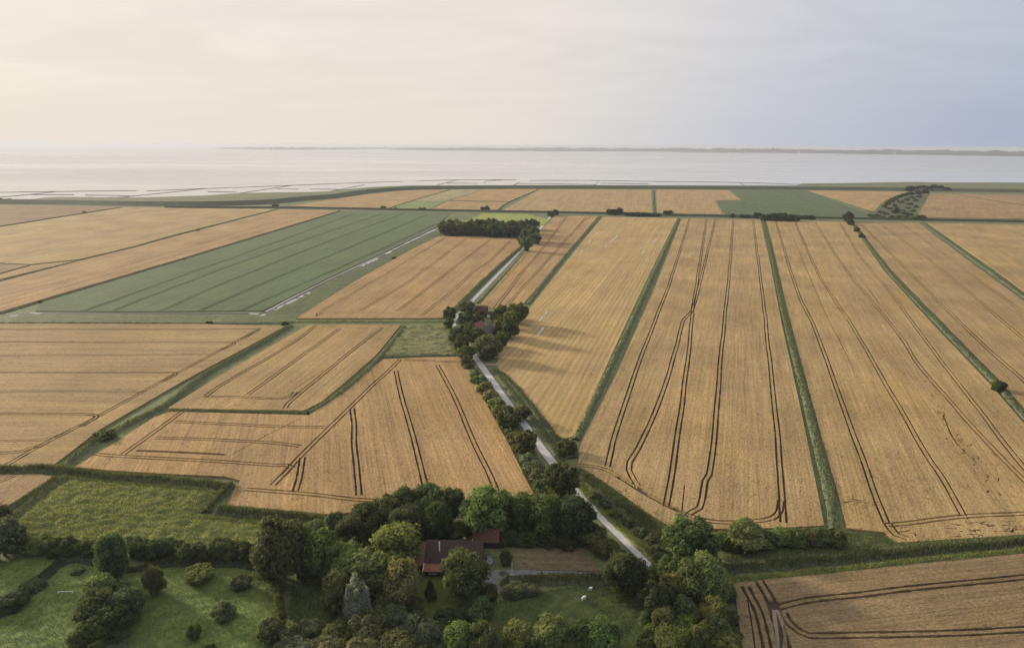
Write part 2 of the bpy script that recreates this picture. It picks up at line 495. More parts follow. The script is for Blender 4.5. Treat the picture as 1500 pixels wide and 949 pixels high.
def poly_sheet(name, px, mat, z=0.05, color=None, kind='structure', label=None):
    pts = P(px)
    cd = delaunay_2d_cdt([v.xy for v in pts], [], [list(range(len(pts)))], 1, 1e-4)
    c = sum(pts, Vector())/len(pts)
    me = mesh_np(name, [(v.x-c.x, v.y-c.y, 0) for v in cd[0]], cd[2])
    return tag(link(name, me, mat, loc=(c.x, c.y, z), color=color), label=label, kind=kind)

def gaps(line_px, n, spread, seed, w=(0.25, 0.55), ln=(1.2, 4.0)):
    """short broken gaps where the crop has gone down, strewn along a line"""
    r = random.Random(seed); out = []
    L = smooth_line(P(line_px), 1.0)
    for _ in range(n):
        i = r.randrange(len(L)-1); p = L[i]; d = L[i+1]-L[i]; d = d/np.linalg.norm(d)
        a = math.atan2(d[1], d[0])+r.gauss(0, 0.35)
        q = p+np.array([-d[1], d[0]])*r.gauss(0, spread)
        l = r.uniform(*ln)/2
        m = q+np.array([r.uniform(-0.6,0.6), r.uniform(-0.6,0.6)])
        e = np.array([math.cos(a), math.sin(a)])*l
        out.append({'w3': [q-e, m, q+e], 'o': (0.0,), 'w': r.uniform(*w), 'n': 'crop_gap'})
    return out
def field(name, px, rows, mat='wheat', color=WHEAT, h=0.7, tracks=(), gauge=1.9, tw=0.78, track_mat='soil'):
    """a standing crop as a raised slab; the wheel tracks are real gaps cut through it"""
    pts = P(px)
    c = sum(pts, Vector())/len(pts)
    a, b_ = G(*rows[0]), G(*rows[1])
    ang = math.atan2((b_-a).y, (b_-a).x) - math.pi/2
    R = Matrix.Rotation(-ang, 2)
    loc = lambda v: R @ Vector((v[0]-c.x, v[1]-c.y))
    V = [loc(p) for p in pts]
    if sum(V[i-1].x*V[i].y-V[i].x*V[i-1].y for i in range(len(V))) < 0: V.reverse()
    faces = [list(range(len(V)))]
    owner = [-1]
    for ti, tr in enumerate(tracks):
        single = isinstance(tr, dict)
        tp = tr.get('p') if single else tr
        wl = tr.get('w', tw) if single else tw
        offs = tr.get('o', (-gauge/2, gauge/2)) if single else (-gauge/2, gauge/2)
        if single and 'w3' in tr:
            line = smooth_line([loc(q) for q in tr['w3']], 1.2)
        else:
            dm = sum(depth_of(G(x, y)) for x, y in tp)/len(tp)
            line = smooth_line([loc(G(x, y)) for x, y in tp], min(12.0, max(2.5, dm/70)))
        # tyres wander a little
        nn = normals2(line)
        line = line + nn*((vnoise(np.arange(len(line))*0.2, np.zeros(len(line))+ti*7.3, 5)-0.5)*0.7)[:,None]
        nn = normals2(line)
        for o_ in offs:
            q = line + nn*o_
            for i in range(len(q)-1):
                d = q[i+1]-q[i]; L = np.linalg.norm(d)
                if L < 1e-3: continue
                d = d/L; n_ = np.array([-d[1], d[0]])
                w1 = wl*(0.8+0.4*random.random())/2
                e = 0.06*wl
                k0 = len(V)
                for s_, e_, sg in ((q[i], -e, -1), (q[i+1], e, -1), (q[i+1], e, 1), (q[i], -e, 1)):
                    V.append(Vector(s_+d*e_+n_*w1*sg))
                faces.append([k0, k0+1, k0+2, k0+3]); owner.append(ti)
    cd = delaunay_2d_cdt(V, [], faces, 1, 1e-4)
    ov, of, oo = cd[0], cd[2], cd[5]
    top, tracks_f = [], {}
    for f, og in zip(of, oo):
        if 0 not in og: continue
        w = [owner[g] for g in og if g != 0]
        if w: tracks_f.setdefault(w[0], []).append(f)
        else: top.append(f)
    vs = [(v.x, v.y, h) for v in ov]; n0 = len(vs)
    vs += [(v.x, v.y, 0.0) for v in ov]
    edges = {}
    for f in top:
        for i in range(len(f)): edges[(f[i], f[(i+1) % len(f)])] = 1
    fs = [tuple(f) for f in top]
    for (i, j) in edges:
        if (j, i) not in edges: fs.append((j, i, n0+i, n0+j))
    used = sorted({i for f in fs for i in f}); mp = {u: k for k, u in enumerate(used)}
    me = mesh_np(name, [vs[u] for u in used], [tuple(mp[i] for i in f) for f in fs])
    ob = link(name, me, mat, loc=(c.x, c.y, 0.0), rz=ang, color=color)
    tag(ob, kind='structure')
    for ti, fl in tracks_f.items():
        us = sorted({i for f in fl for i in f}); mp = {u: k for k, u in enumerate(us)}
        nm = tracks[ti].get('n', 'tramline') if isinstance(tracks[ti], dict) else 'tramline'
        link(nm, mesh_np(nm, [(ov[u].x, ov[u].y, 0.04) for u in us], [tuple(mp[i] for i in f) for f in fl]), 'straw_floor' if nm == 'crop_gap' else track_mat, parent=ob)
    return ob

def tint(c, r=1.0, g=1.0, b=1.0): return (c[0]*r, c[1]*g, c[2]*b)
def edge_px(pts): return pts

# ---- right of the road, from the stubble to the right edge
field('stubble_field', [(882,318),(992,320),(953,398),(905,500),(862,596),(842,638),(828,643),(812,637),(768,587),(737,550),(727,534),(733,517),(752,486),(771,460),(778,448)],
      ((992,320),(848,630)), 'stubble', (0.40, 0.275, 0.125), 0.22)
HW = {'p': [(846,684),(880,688),(908,702),(940,722),(975,741),(1009,757),(1047,767),(1090,767),(1127,763),(1141,752),(1144,736)]}
field('wheat_field', [(998,321),(1114,322.5),(1127,380),(1146,480),(1167,575),(1185,660),(1196,715),(1207,772),(1130,776),(1060,777),(985,776),(945,752),(905,722),(868,698),(846,684),(851,650),(905,545),(960,420)],
      ((1074,322),(1044,656)), 'wheat', WHEAT, 0.75, tracks=[
      [(1010,320),(986,400),(948,500),(906,624),(896,660),(890,686)],
      [(1035,322),(1022,408),(1015,452),(1008,524),(990,656),(983,705),(976,745)],
      [(1048,322),(1028,404),(1015,452),(1000,474),(986,528),(965,590),(936,656),(923,676),(921,692),(934,714)],
      [(1074,322),(1070,380),(1062,460),(1044,656),(1033,705),(1026,745),(1008,756)],
      [(1103,323),(1114,408),(1124,500),(1140,656),(1145,715),(1148,768)],
      HW, {'p': [(1009,757),(970,739),(905,700)], 'o': (0.0,), 'w': 1.3},
      {'p': [(1001,713),(999,750)], 'o': (0.0,), 'w': 0.4},
      {'p': [(1040,384),(1052,384.5)], 'o': (0.0,), 'w': 0.6}]
      + gaps([(890,660),(940,730),(1100,745),(1180,700)], 18, 6, 7, (0.2,0.35), (0.8,2.0)) + gaps([(870,700),(960,762)], 26, 2, 8))
field('wheat_field', [(1122,323.5),(1245,326),(1296,399),(1370,480),(1448,562),(1500,622),(1560,690),(1660,786),(1500,786),(1400,792),(1322,797),(1295,782),(1241,776),(1226,720),(1203,640),(1176,540),(1150,440),(1132,360)],
      ((1194,330),(1352,544)), 'wheat_lodged', tint(WHEAT,1.0,1.0,0.96), 0.75, tracks=[
      [(1136,324),(1164,416),(1196,488),(1232,588),(1256,656),(1272,700),(1300,769)],
      [(1164,325),(1196,396),(1244,472),(1284,540),(1350,656),(1379,700),(1412,758)],
      [(1194,326),(1236,392),(1272,436),(1320,496),(1352,544),(1452,656),(1500,706),(1545,752)],
      [(1230,327),(1260,376),(1300,424),(1332,468),(1380,532),(1476,656),(1540,730)],
      [(1299,771),(1340,768),(1412,759),(1500,754),(1620,746)],
      {'p': [(1160,345),(1200,440),(1250,540)], 'o': (0.0,), 'w': 0.45},
      {'p': [(1300,769),(1312,785),(1330,792)], 'o': (-1.2,1.2), 'w': 1.0},
      {'p': [(1380,610),(1400,650),(1430,680)], 'o': (0.0,), 'w': 0.7},
      {'p': [(1262,410),(1290,450)], 'o': (0.0,), 'w': 0.7}]
      + gaps([(1245,370),(1268,412),(1300,468),(1320,500)], 26, 1.3, 1) + gaps([(1355,555),(1385,612),(1430,690),(1470,740)], 60, 2.2, 2) + gaps([(1230,600),(1300,680),(1420,720)], 18, 14, 3, (0.2,0.35), (0.8,2.0)) + gaps([(1245,740),(1290,742)], 12, 2, 4) + gaps([(1330,785),(1500,772)], 40, 3, 5)
      + gaps([(1150,340),(1190,430),(1262,560),(1330,690)], 30, 0.5, 6, (0.3,0.5)))
field('wheat_field', [(1253,328),(1346,327),(1406,373),(1470,420),(1500,442),(1640,545),(1860,700),(1680,784),(1580,690),(1510,612),(1458,552),(1378,470),(1303,393)],
      ((1288,326),(1432,440)), 'wheat', tint(WHEAT,0.92,0.92,0.92), 0.8, gauge=2.2, tw=1.05, tracks=[
      [(1260,328),(1320,388),(1380,448),(1440,506),(1500,560),(1620,680)],
      [(1288,328),(1360,380),(1432,440),(1500,498),(1640,615)],
      [(1320,328),(1392,380),(1452,424),(1500,462),(1640,570)]])
field('wheat_field', [(1359,327.5),(1500,330),(1900,337),(1900,700),(1640,535),(1500,429),(1478,411),(1416,367)],
      ((1359,327),(1500,429)), 'wheat', tint(WHEAT,0.97,0.98,0.92), 0.75)
# ---- beyond the long low bank, left to right
field('wheat_field', [(424,302.5),(500,290.8),(545,284.4),(600,279.2),(657,278),(566,306)], ((657,278),(566,306)), 'wheat', tint(WHEAT,1.0,0.98,0.96))
field('pale_fallow', [(603,295),(661,278),(709,277.6),(651,295)], ((661,278),(603,295)), 'wheat', (0.33,0.27,0.14), 0.3)
field('clover_field', [(568,306),(602,295.6),(650,295.6),(629,306.5)], ((602,295),(568,306)), 'green_crop', (0.20,0.24,0.09), 0.3)
field('wheat_field', [(711,277.6),(788,277.6),(745,295.6),(661,294)], ((788,278),(745,296)), 'wheat_lodged', tint(WHEAT,1.05,0.98,0.9))
field('wheat_field', [(656,295.4),(743,297),(727,308.5),(633,306.5)], ((743,297),(727,308)), 'wheat', tint(WHEAT,0.98,0.95,0.92))
field('stubble_field', [(791,277.6),(954,278.2),(956,311.5),(736,308.6)], ((872,278),(846,310)), 'stubble', tint(WHEAT,0.98,1.0,1.02), 0.3)
field('stubble_field', [(961,278.2),(1067,278.8),(1085,293),(1047.5,294),(1059,314),(962,312)], ((1014,278),(1010,313)), 'stubble', tint(WHEAT,1.0,0.98,0.98), 0.3)
field('potato_field', [(1070,278.8),(1182,279.6),(1278,316.5),(1062,314.6),(1050,295),(1088,294)], ((1126,279),(1170,315)), 'green_crop', (0.098,0.128,0.062), 0.5,
      tracks=[[(1090,296),(1122,314)],[(1125,280),(1165,300),(1205,316)]], tw=1.2)
field('wheat_field', [(1185,279.7),(1329,281.4),(1310,288),(1295,295),(1287,302),(1281,310)], ((1329,281),(1281,310)), 'wheat', tint(WHEAT,1.02,0.98,0.93))
field('wheat_field', [(1361,284),(1392,284.3),(1500,302),(1700,330),(1500,321.2),(1356,319),(1342,316)], ((1361,284),(1345,316)), 'wheat', tint(WHEAT,0.86,0.84,0.86))
field('wheat_field', [(1398,284),(1500,286.5),(1900,295),(1900,332),(1720,330),(1500,299.5)], ((1400,284),(1500,300)), 'wheat', tint(WHEAT,0.84,0.8,0.84))
# ---- left of the road
field('wheat_field', [(814,317),(876,317.6),(838,362),(768,445),(745,451),(726,453),(704,446),(730,416),(764,377),(776,356),(800,330)], ((866,318),(735,452)), 'wheat', tint(WHEAT,1.0,0.95,0.95), 0.75, gauge=2.3, tw=0.75, tracks=[
      [(830,318),(793,367),(767,397),(725,453)],
      [(858,319),(843,337),(810,373),(780,407),(743,448)],[(843,337),(852,327),(866,318)]])
field('wheat_field', [(643,346.5),(700,347.5),(756,351),(764,362),(735,384),(690,434),(657,458),(648,467),(540,467.5),(434,467.5),(520,413),(600,368)], ((700,347),(560,460)), 'wheat', tint(WHEAT,1.0,0.94,0.94), 0.75, gauge=2.4, tw=0.75, tracks=[
      [(652,349),(580,393),(472,457),(474,460)],
      [(684,350),(603,410),(528,457)],
      [(718,352),(647,407),(583,457)],
      [(748,353),(717,383),(693,400),(657,433),(617,464)],
      {'p':[(470,459),(540,459.5),(640,461)], 'o':(0.0,), 'w':0.5}])
field('beet_field', [(500,310),(660,312),(637,335),(560,372),(500,399),(384,456),(200,457),(52,456.5),(60,444),(270,381),(433,331)], ((640,334),(384,457)), 'green_crop', (0.108,0.142,0.068), 0.5, tw=0.9, gauge=2.6, tracks=[
      [(125,456),(250,411),(400,357),(520,313)],
      [(167,456),(233,430),(400,368),(560,313)],
      [(237,456),(330,415),(500,347),(592,313)],
      [(293,456),(400,410),(567,340),(627,314)],
      [(353,456),(440,418),(560,365),(640,328)]])
field('wheat_field', [(411,307.2),(496,309.5),(430,329.5),(267,379),(57,441),(0,458),(-200,512),(-200,462),(0,414),(117,383),(200,363),(245,350)], ((411,307),(117,383)), 'wheat', tint(WHEAT,0.98,0.93,0.92), 0.75,
      tracks=[{'p':[(450,318),(250,377),(0,448)], 'o':(0.0,), 'w':0.8},{'p':[(440,314),(200,385),(0,435)], 'o':(0.0,), 'w':0.8}])
field('wheat_field', [(182,304.5),(404,307),(242,348),(200,360.6),(116,380.6),(45,388),(0,386),(-300,384),(-300,392),(0,333.5)], ((404,307),(116,381)), 'wheat', tint(WHEAT,1.0,1.02,0.98))
field('wheat_field', [(-300,398),(0,388.5),(44,389),(0,401),(-300,470)], ((44,389),(0,401)), 'wheat', tint(WHEAT,0.72,0.70,0.72))
field('wheat_field', [(-300,474),(0,403),(46,390),(114,382.4),(0,410),(-300,481)], ((114,382),(0,410)), 'wheat', tint(WHEAT,0.95,0.93,0.9))
field('wheat_field', [(-400,299),(0,300.5),(150,303.5),(176,304),(0,331.5),(-400,402)], ((176,304),(0,331)), 'wheat', tint(WHEAT,0.66,0.62,0.66))
field('wheat_field', [(-300,475.5),(0,475.5),(300,476),(418,479),(380,500),(268,560),(148,630),(78,684),(20,688),(-300,700)], ((0,548),(253,548)), 'wheat', tint(WHEAT,0.93,0.92,0.9), 0.75, tracks=[
      [(-200,484),(200,484),(362,483.5),(376,486),(350,500)],
      [(-200,502),(200,503),(325,503),(345,504),(325,514)],
      {'p':[(-200,523),(307,521)], 'o':(-0.95,0.95), 'w':0.45},
      [(-200,548),(100,547),(243,547.5),(258,550),(238,561)],
      {'p':[(-200,575),(213,575)], 'o':(-0.95,0.95), 'w':0.45},
      [(-200,607),(60,608),(122,608.5),(143,612),(118,627)],
      {'p':[(-100,648),(40,648),(72,644),(95,638)], 'o':(-0.95,0.95), 'w':0.55},
      [(-100,668),(20,665),(42,660),(62,655)],
      [(382,482),(340,505),(257,550),(143,612),(60,655),(11,683)]])
field('wheat_field', [(452,477),(587,477.5),(551,522),(505,562),(472,590),(445,603),(340,602),(246,600),(330,547)], ((557,483),(433,583)), 'wheat', tint(WHEAT,1.0,0.98,0.93), 0.75, tracks=[
      [(463,478),(420,510),(333,560),(300,583)],
      [(498,483),(400,553),(362,580)],
      [(560,481),(510,520),(433,583),(418,600)],
      [(300,583),(340,583),(362,584),(400,586),(424,584),(434,576)],
      {'p':[(470,478.5),(520,482),(560,483)], 'o':(0.0,), 'w':0.5},
      {'p':[(472,545),(430,572)], 'o':(0.0,), 'w':0.4}])
field('wheat_field', [(562,527.5),(620,525),(674,524),(690,548),(712,592),(748,658),(768,700),(782,726),(740,732),(640,738),(560,748),(486,756),(420,750),(333,742),(342,722),(352,706),(330,700),(240,696),(160,691),(110,686),(170,650),(226,613),(252,604.5),(340,607),(452,610),(472,598),(520,560)],
      ((640,540),(700,660)), 'wheat', tint(WHEAT,1.0,0.94,0.9), 0.75, tracks=[
      [(587,528),(560,553),(523,588),(465,645),(430,680),(400,713)],
      [(517,600),(520,660),(525,728)],
      [(580,545),(590,587),(607,650),(626,722)],
      [(641,536),(667,587),(692,643),(735,735)],
      [(444,672),(438,700),(432,722)],
      [(592,529),(640,531),(676,532)],
      [(360,719),(420,724),(465,728),(528,735),(600,735)],
      [(256,620),(330,623),(400,627),(475,628)],
      [(227,643),(310,646),(400,651),(440,656)],
      {'p':[(200,662.5),(265,665),(331,668)], 'o':(0.0,), 'w':1.6},
      [(131,667),(181,671),(290,676),(400,683),(428,684),(412,700)],
      [(267,605),(224,636),(181,668)],
      {'p':[(340,668),(390,640),(440,615)], 'o':(0.0,), 'w':0.4}]
      + gaps([(380,700),(460,660),(600,690),(700,660)], 18, 14, 9, (0.2,0.35), (0.8,2.0)))
field('wheat_field', [(-150,698),(0,697.5),(60,697),(82,701),(45,722),(8,746),(-150,830)], ((60,697),(0,745)), 'wheat', tint(WHEAT,0.85,0.82,0.84), 0.75, tracks=[{'p':[(-20,715),(20,700)], 'o':(-0.9,0.9), 'w':0.5}])
# ---- grey-brown wheat at the bottom right, darkened further for tree shade and vignetting
field('wheat_field', [(1074,857),(1120,852),(1230,841),(1360,827),(1500,813.5),(1900,775),(1900,1080),(1098,1080),(1088,960),(1080,900)],
      ((1200,881),(1300,870)), 'wheat', tint(WHEAT,0.66,0.68,0.74), 0.8, tw=0.85, tracks=[
      [(1132,893),(1165,886),(1200,881),(1300,869),(1400,859),(1500,849),(1880,810)],
      [(1900,890),(1500,924),(1300,933),(1200,935),(1175,931),(1154,914),(1146,900)],
      {'p':[(1111,853),(1122,870),(1131,886),(1137,905),(1142,922),(1150,950),(1166,1010),(1180,1070)], 'o':(-1.1,1.1), 'w':1.0},
      {'p':[(1134,884),(1137,905),(1139,925),(1142,950),(1150,1010)], 'o':(0.0,), 'w':2.2},
      [(1092,862),(1108,896),(1117,928),(1123,952),(1132,1010)],
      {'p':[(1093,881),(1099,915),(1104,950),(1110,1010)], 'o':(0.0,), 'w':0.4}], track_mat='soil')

# lime-green field behind the wood and the dry lot beside the yard
field('hay_field', [(690,322),(708,312.6),(772,313.8),(806,322),(796,331),(655,329)], ((708,313),(690,322)), 'green_crop', (0.27,0.30,0.08), 0.2)
field('dry_lot', [(752,806),(800,803),(852,806),(884,838),(820,836),(752,834)], ((752,820),(860,820)), 'wheat_lodged', (0.185,0.145,0.085), 0.25)  # ground colour dulled to include the shadow lying on the lot

# ---- road, yard drive, farm tracks
def strip(name, px, width, mat, z=0.05, step=4.0, jitter=0.0, kind='structure', label=None, color=None, close_w=None):
    line = smooth_line(P(px), step)
    nn = normals2(line)
    n = len(line)
    w = np.full(n, width/2.0)
    if close_w is not None: w = np.interp(np.linspace(0,1,n), np.linspace(0,1,len(close_w)), np.array(close_w)/2.0)
    wl = w + jitter*(vnoise(np.arange(n)*0.6, np.zeros(n), 3)-0.5)*2
    wr = w + jitter*(vnoise(np.arange(n)*0.6, np.zeros(n)+9, 4)-0.5)*2
    A = line+nn*wl[:,None]; B = line-nn*wr[:,None]
    c = line.mean(0)
    vs = [(*(p-c), 0.0) for p in A]+[(*(p-c), 0.0) for p in B]
    fs = [(i, n+i, n+i+1, i+1) for i in range(n-1)]
    return tag(link(name, mesh_np(name, vs, fs), mat, loc=(c[0], c[1], z), color=color), label=label, kind=kind)
ROAD_PX = [(1045,1080),(1040,985),(1028,925),(1006,882),(980,852),(952,824),(905,780),(850,726),(821,692),(793,656),(768,622),(741,586),(714,548),(696,523),(684,503),(672,487),(664,475),(668,464),(682,451),(700,432),(730,401),(765,365),(782,346),(800,325),(808,315)]
strip('road', ROAD_PX, 3.6, 'asphalt', 0.09, 5.0, 0.12)
strip('farm_drive', [(886,843),(850,842),(800,840),(760,839),(735,840),(722,846),(724,858),(732,870)], 3.4, 'gravel', 0.07, 2.0, 0.35)
strip('farm_drive', [(700,858),(712,846),(722,842),(735,840)], 4.5, 'gravel', 0.06, 2.0, 0.5)
strip('field_entrance', [(826,690),(846,685),(866,683),(890,684)], 4.0, 'bare_track', 0.08, 2.0, 0.6)
strip('field_entrance', [(712,533),(722,534),(736,533)], 4.0, 'bare_track', 0.07, 2.0, 0.6)
poly_sheet('bare_soil', [(886,868),(905,864),(932,872),(948,890),(930,900),(905,890)], 'soil', 0.06)
# long wet strip beside the beet field: mud with still water standing in it
strip('ditch_mud', [(640,336),(560,373.5),(500,401),(430,435),(384,460)], 7.0, 'mud', 0.05, 20, 1.5)
strip('ditch_mud', [(5,462),(60,459.5),(200,459),(384,460)], 5.0, 'mud', 0.045, 20, 1.2)
poly_sheet('ditch_mud', [(380,463),(398,458),(420,461),(412,467),(378,467)], 'mud', 0.055)
strip('ditch_water', [(640,335.6),(560,373.2),(500,400.7),(440,429.8),(390,456.5)], 1.5, 'still_water', 0.085, 15, 0.4)
for a, b_ in (((402,454),(455,428)),((530,390),(553,378.5)),((565,372),(574,368.5)),((592,357),(600,353.5)),((602,352.5),(614,347.5)),((618,344),(638,336.5)),((14,463),(28,461.5)),((45,458),(60,459.5)),((365,459.6),(379,459.9)),((383,463),(388,460))):
    strip('ditch_water', [a, b_], 3.6, 'still_water', 0.09, 8, 0.6)
for a, b_ in (((787,493),(796,480)),((790,471),(795,464)),((862,356),(866,351)),((871,345),(875,340)),((955,357),(962,350)),((893,356),(906,345)),((798,461),(802,456)),((850,372),(853,368)),((886,362),(889,359)),((940,372),(944,367))):
    strip('puddle', [a, b_], 1.5, 'still_water', 0.26, 3, 0.3)
# bare wheel track in the bottom-right field
for off in (0, 11): strip('bare_track', [(1134+off*0.4,893),(1136+off,915),(1140+off,949),(1146+off,1000),(1152+off,1070)], 1.1, 'bare_track', 0.10, 3, 0.35)

# ---- dykes
def bank(name, px, base_w, top_w, h, mat='grass', color=(0.075,0.09,0.045), step=40):
    """px traces the foot nearest the camera; the bank lies behind it"""
    line = smooth_line(P(px), step)
    nn = normals2(line)
    if nn[:,1].mean() < 0: nn = -nn
    prof = [(0.0, 0.0), ((base_w-top_w)/2, h), ((base_w+top_w)/2, h), (base_w, 0.0)]
    n = len(line); c = line.mean(0)
    vs = []
    for o_, z in prof:
        q = line+nn*o_-c
        vs += [(*p, z-0.02) for p in q]
    fs = []
    for r in range(3):
        for i in range(n-1): fs.append((r*n+i, r*n+i+1, (r+1)*n+i+1, (r+1)*n+i))
    return tag(link(name, mesh_np(name, vs, fs), mat, loc=(c[0], c[1], 0), color=color), kind='structure')
bank('sea_dyke', [(-500,301),(0,299.5),(180,302),(300,302.3),(400,299),(450,294),(500,290),(540,283.8),(600,278.6),(700,277.2),(833,276.8),(1000,277.4),(1250,279),(1400,281),(1500,282.3),(1900,287)], 50, 4, 8.0)
bank('low_bank', [(240,304.6),(300,305.2),(450,306),(600,308.8),(833,313),(1000,317),(1250,321.5),(1353,323.5),(1500,326),(1900,333)], 17, 4, 3.2, color=(0.045,0.056,0.03))  # grass colour darkened to carry the shade on the near slope
strip('dyke_road', [(240,305.4),(300,306),(450,306.9),(600,309.7),(833,314),(1000,318),(1250,322.6),(1353,324.6),(1500,327.1),(1900,334)], 2.0, 'mud', 0.06, 40)

# ---- brushwood fences on the mudflats, each its own thing
groynes = [((0,282),(70,281),(200,279.4)),((0,289),(40,285.5),(80,281.3)),((45,285.2),(108,285.5)),((125,286),(190,287)),((165,290.5),(230,284),(300,276.6)),
 ((215,280),(300,276.5),(430,271.7),(510,268.5),(590,266)),((350,283.5),(400,276),(430,271.5)),((304,281),(346,281.6)),((405,277),(437,277.2)),((455,277.3),(495,277.6)),((485,280.3),(533,271)),
 ((610,265.6),(670,263.6),(757,263.6)),((640,271.3),(670,263.6)),((655,268.4),(700,268.8)),((709,269),(713,265.4),(735,264.2)),((752,271.3),(760,267.8)),((775,266),(790,264.6),(875,264.6),(960,266)),((757,269),(820,269.6),(873,270.6)),((873,271.3),(876,264.8)),((960,266),(1080,267.5),(1168,270.3)),((880,268.6),(950,269.8)),((1083,267.8),(1090,271))]
for i, g in enumerate(groynes):
    z0 = -1.0
    line = smooth_line([G(x, y, z0) for x, y in g], 25)
    n = len(line); nn = normals2(line); c = line.mean(0)
    vs = []; fs = []
    hh = 1.0+0.5*fnoise(np.arange(n)*0.5, np.zeros(n)+i, 2, i)
    for s_, zz in ((-0.7, 0), (-0.5, 1), (0.5, 1), (0.7, 0)):
        q = line+nn*s_-c
        vs += [(q[k][0], q[k][1], -0.3+zz*(0.3+hh[k]*0.7)) for k in range(n)]
    for r in range(3):
        for k in range(n-1): fs.append((r*n+k, r*n+k+1, (r+1)*n+k+1, (r+1)*n+k))
    fs.append((0, n, 2*n, 3*n)); fs.append((n-1, 4*n-1, 3*n-1, 2*n-1))
    o = link('brushwood_fence', mesh_np('brushwood_fence', vs, fs), 'brushwood', loc=(c[0], c[1], z0))
    xm = sum(p[0] for p in g)/len(g)
    tag(o, f'{ordinal(i+1)} brushwood fence from the left on the tidal flat beyond the dyke', 'fence', 'brushwood fences on the tidal flats')

# ---- the low coast across the water
def coast(name, xs, base_y, top_h, seed, color, depth=2500, dz=0):
    """a strip of land traced along its waterline, rough with woods and houses"""
    vs = []; fs = []; n = len(xs)
    bp = [G(x, y, -1.0) for x, y in zip(xs, base_y)]
    rows = [0.0, 0.03, 0.3, 0.6, 1.0]
    for r, t in enumerate(rows):
        for i, p in enumerate(bp):
            d = Vector((p.x, p.y)).normalized()
            taper = min(1.0, i/6.0, (n-1-i)/6.0)
            hh = top_h[i]*(0.55+0.9*fnoise(np.array([i*0.37+r*3.1]), np.array([r*1.7+seed]), 4, seed)[0])*taper
            z = -1.5 if r in (0, 4) else (3.0*taper if r == 1 else hh*(0.6 if r == 2 else 1.0))
            q = p.xy + d*depth*t*max(0.05, taper)
            vs.append((q.x, q.y, z))
    for r in range(4):
        for i in range(n-1): fs.append((r*n+i, r*n+i+1, (r+1)*n+i+1, (r+1)*n+i))
    return tag(link(name, mesh_np(name, vs, fs), 'grass', color=color), kind='structure')
xs = list(np.linspace(308, 640, 140))
coast('far_coast', xs, [np.interp(x, [308,350,420,500,640],[218.3,218.8,219.6,219.2,217.5]) for x in xs], [np.interp(x,[308,360,440,640],[14,48,56,38]) for x in xs], 1, (0.035,0.04,0.032), 2500)
xs = list(np.linspace(568, 1900, 420))
coast('far_coast', xs, [np.interp(x, [568,640,750,900,1050,1200,1350,1500,1900],[219.6,220.6,221.2,221.8,223.2,225,227,229.4,235]) for x in xs], [np.interp(x,[568,650,900,1200,1500,1900],[28,60,66,64,60,58]) for x in xs], 2, (0.04,0.045,0.035), 3500)

# ================================================================== GRASSLAND AND VERGES
def in_poly(x, y, poly):
    ins = np.zeros(x.shape, bool); n = len(poly); j = n-1
    for i in range(n):
        xi, yi = poly[i]; xj, yj = poly[j]
        c = ((yi > y) != (yj > y)) & (x < (xj-xi)*(y-yi)/(yj-yi+1e-12)+xi)
        ins ^= c; j = i
    return ins
def poly_dist(x, y, poly):
    d = np.full(x.shape, 1e9); n = len(poly)
    for i in range(n):
        ax, ay = poly[i]; bx, by = poly[(i+1) % n]
        L = (bx-ax)**2+(by-ay)**2+1e-9
        t = np.clip(((x-ax)*(bx-ax)+(y-ay)*(by-ay))/L, 0, 1)
        d = np.minimum(d, np.hypot(x-ax-t*(bx-ax), y-ay-t*(by-ay)))
    return d
def blades(V0, n_each, h, lean, width, seed):
    """tufts of narrow upright leaves standing at the points V0; returns (m,4,3) quads"""
    r = np.random.default_rng(seed)
    B = np.repeat(V0, n_each, 0); m = len(B)
    B = B + np.c_[r.normal(0, 0.25*h, (m, 2)), np.zeros(m)]
    hh = h*r.uniform(0.5, 1.3, m)
    a = r.uniform(0, 6.283, m); l = lean*r.uniform(0.1, 1.0, m)*hh
    tip = B + np.c_[np.cos(a)*l, np.sin(a)*l, hh]
    a2 = r.uniform(0, 3.1416, m); w = width*r.uniform(0.6, 1.4, m)
    W = np.c_[np.cos(a2)*w, np.sin(a2)*w, np.zeros(m)]
    Q = np.stack([B-W*0.5, B+W*0.5, tip+W*0.3, tip-W*0.3], 1)
    return Q
RELIEFS = []
def ground_z(p):
    for poly, x0, y0, res, Z in RELIEFS:
        if in_poly(np.array([p[0]]), np.array([p[1]]), poly)[0]:
            return float(Z[int(round((p[1]-y0)/res)), int(round((p[0]-x0)/res))])
    return 0.0
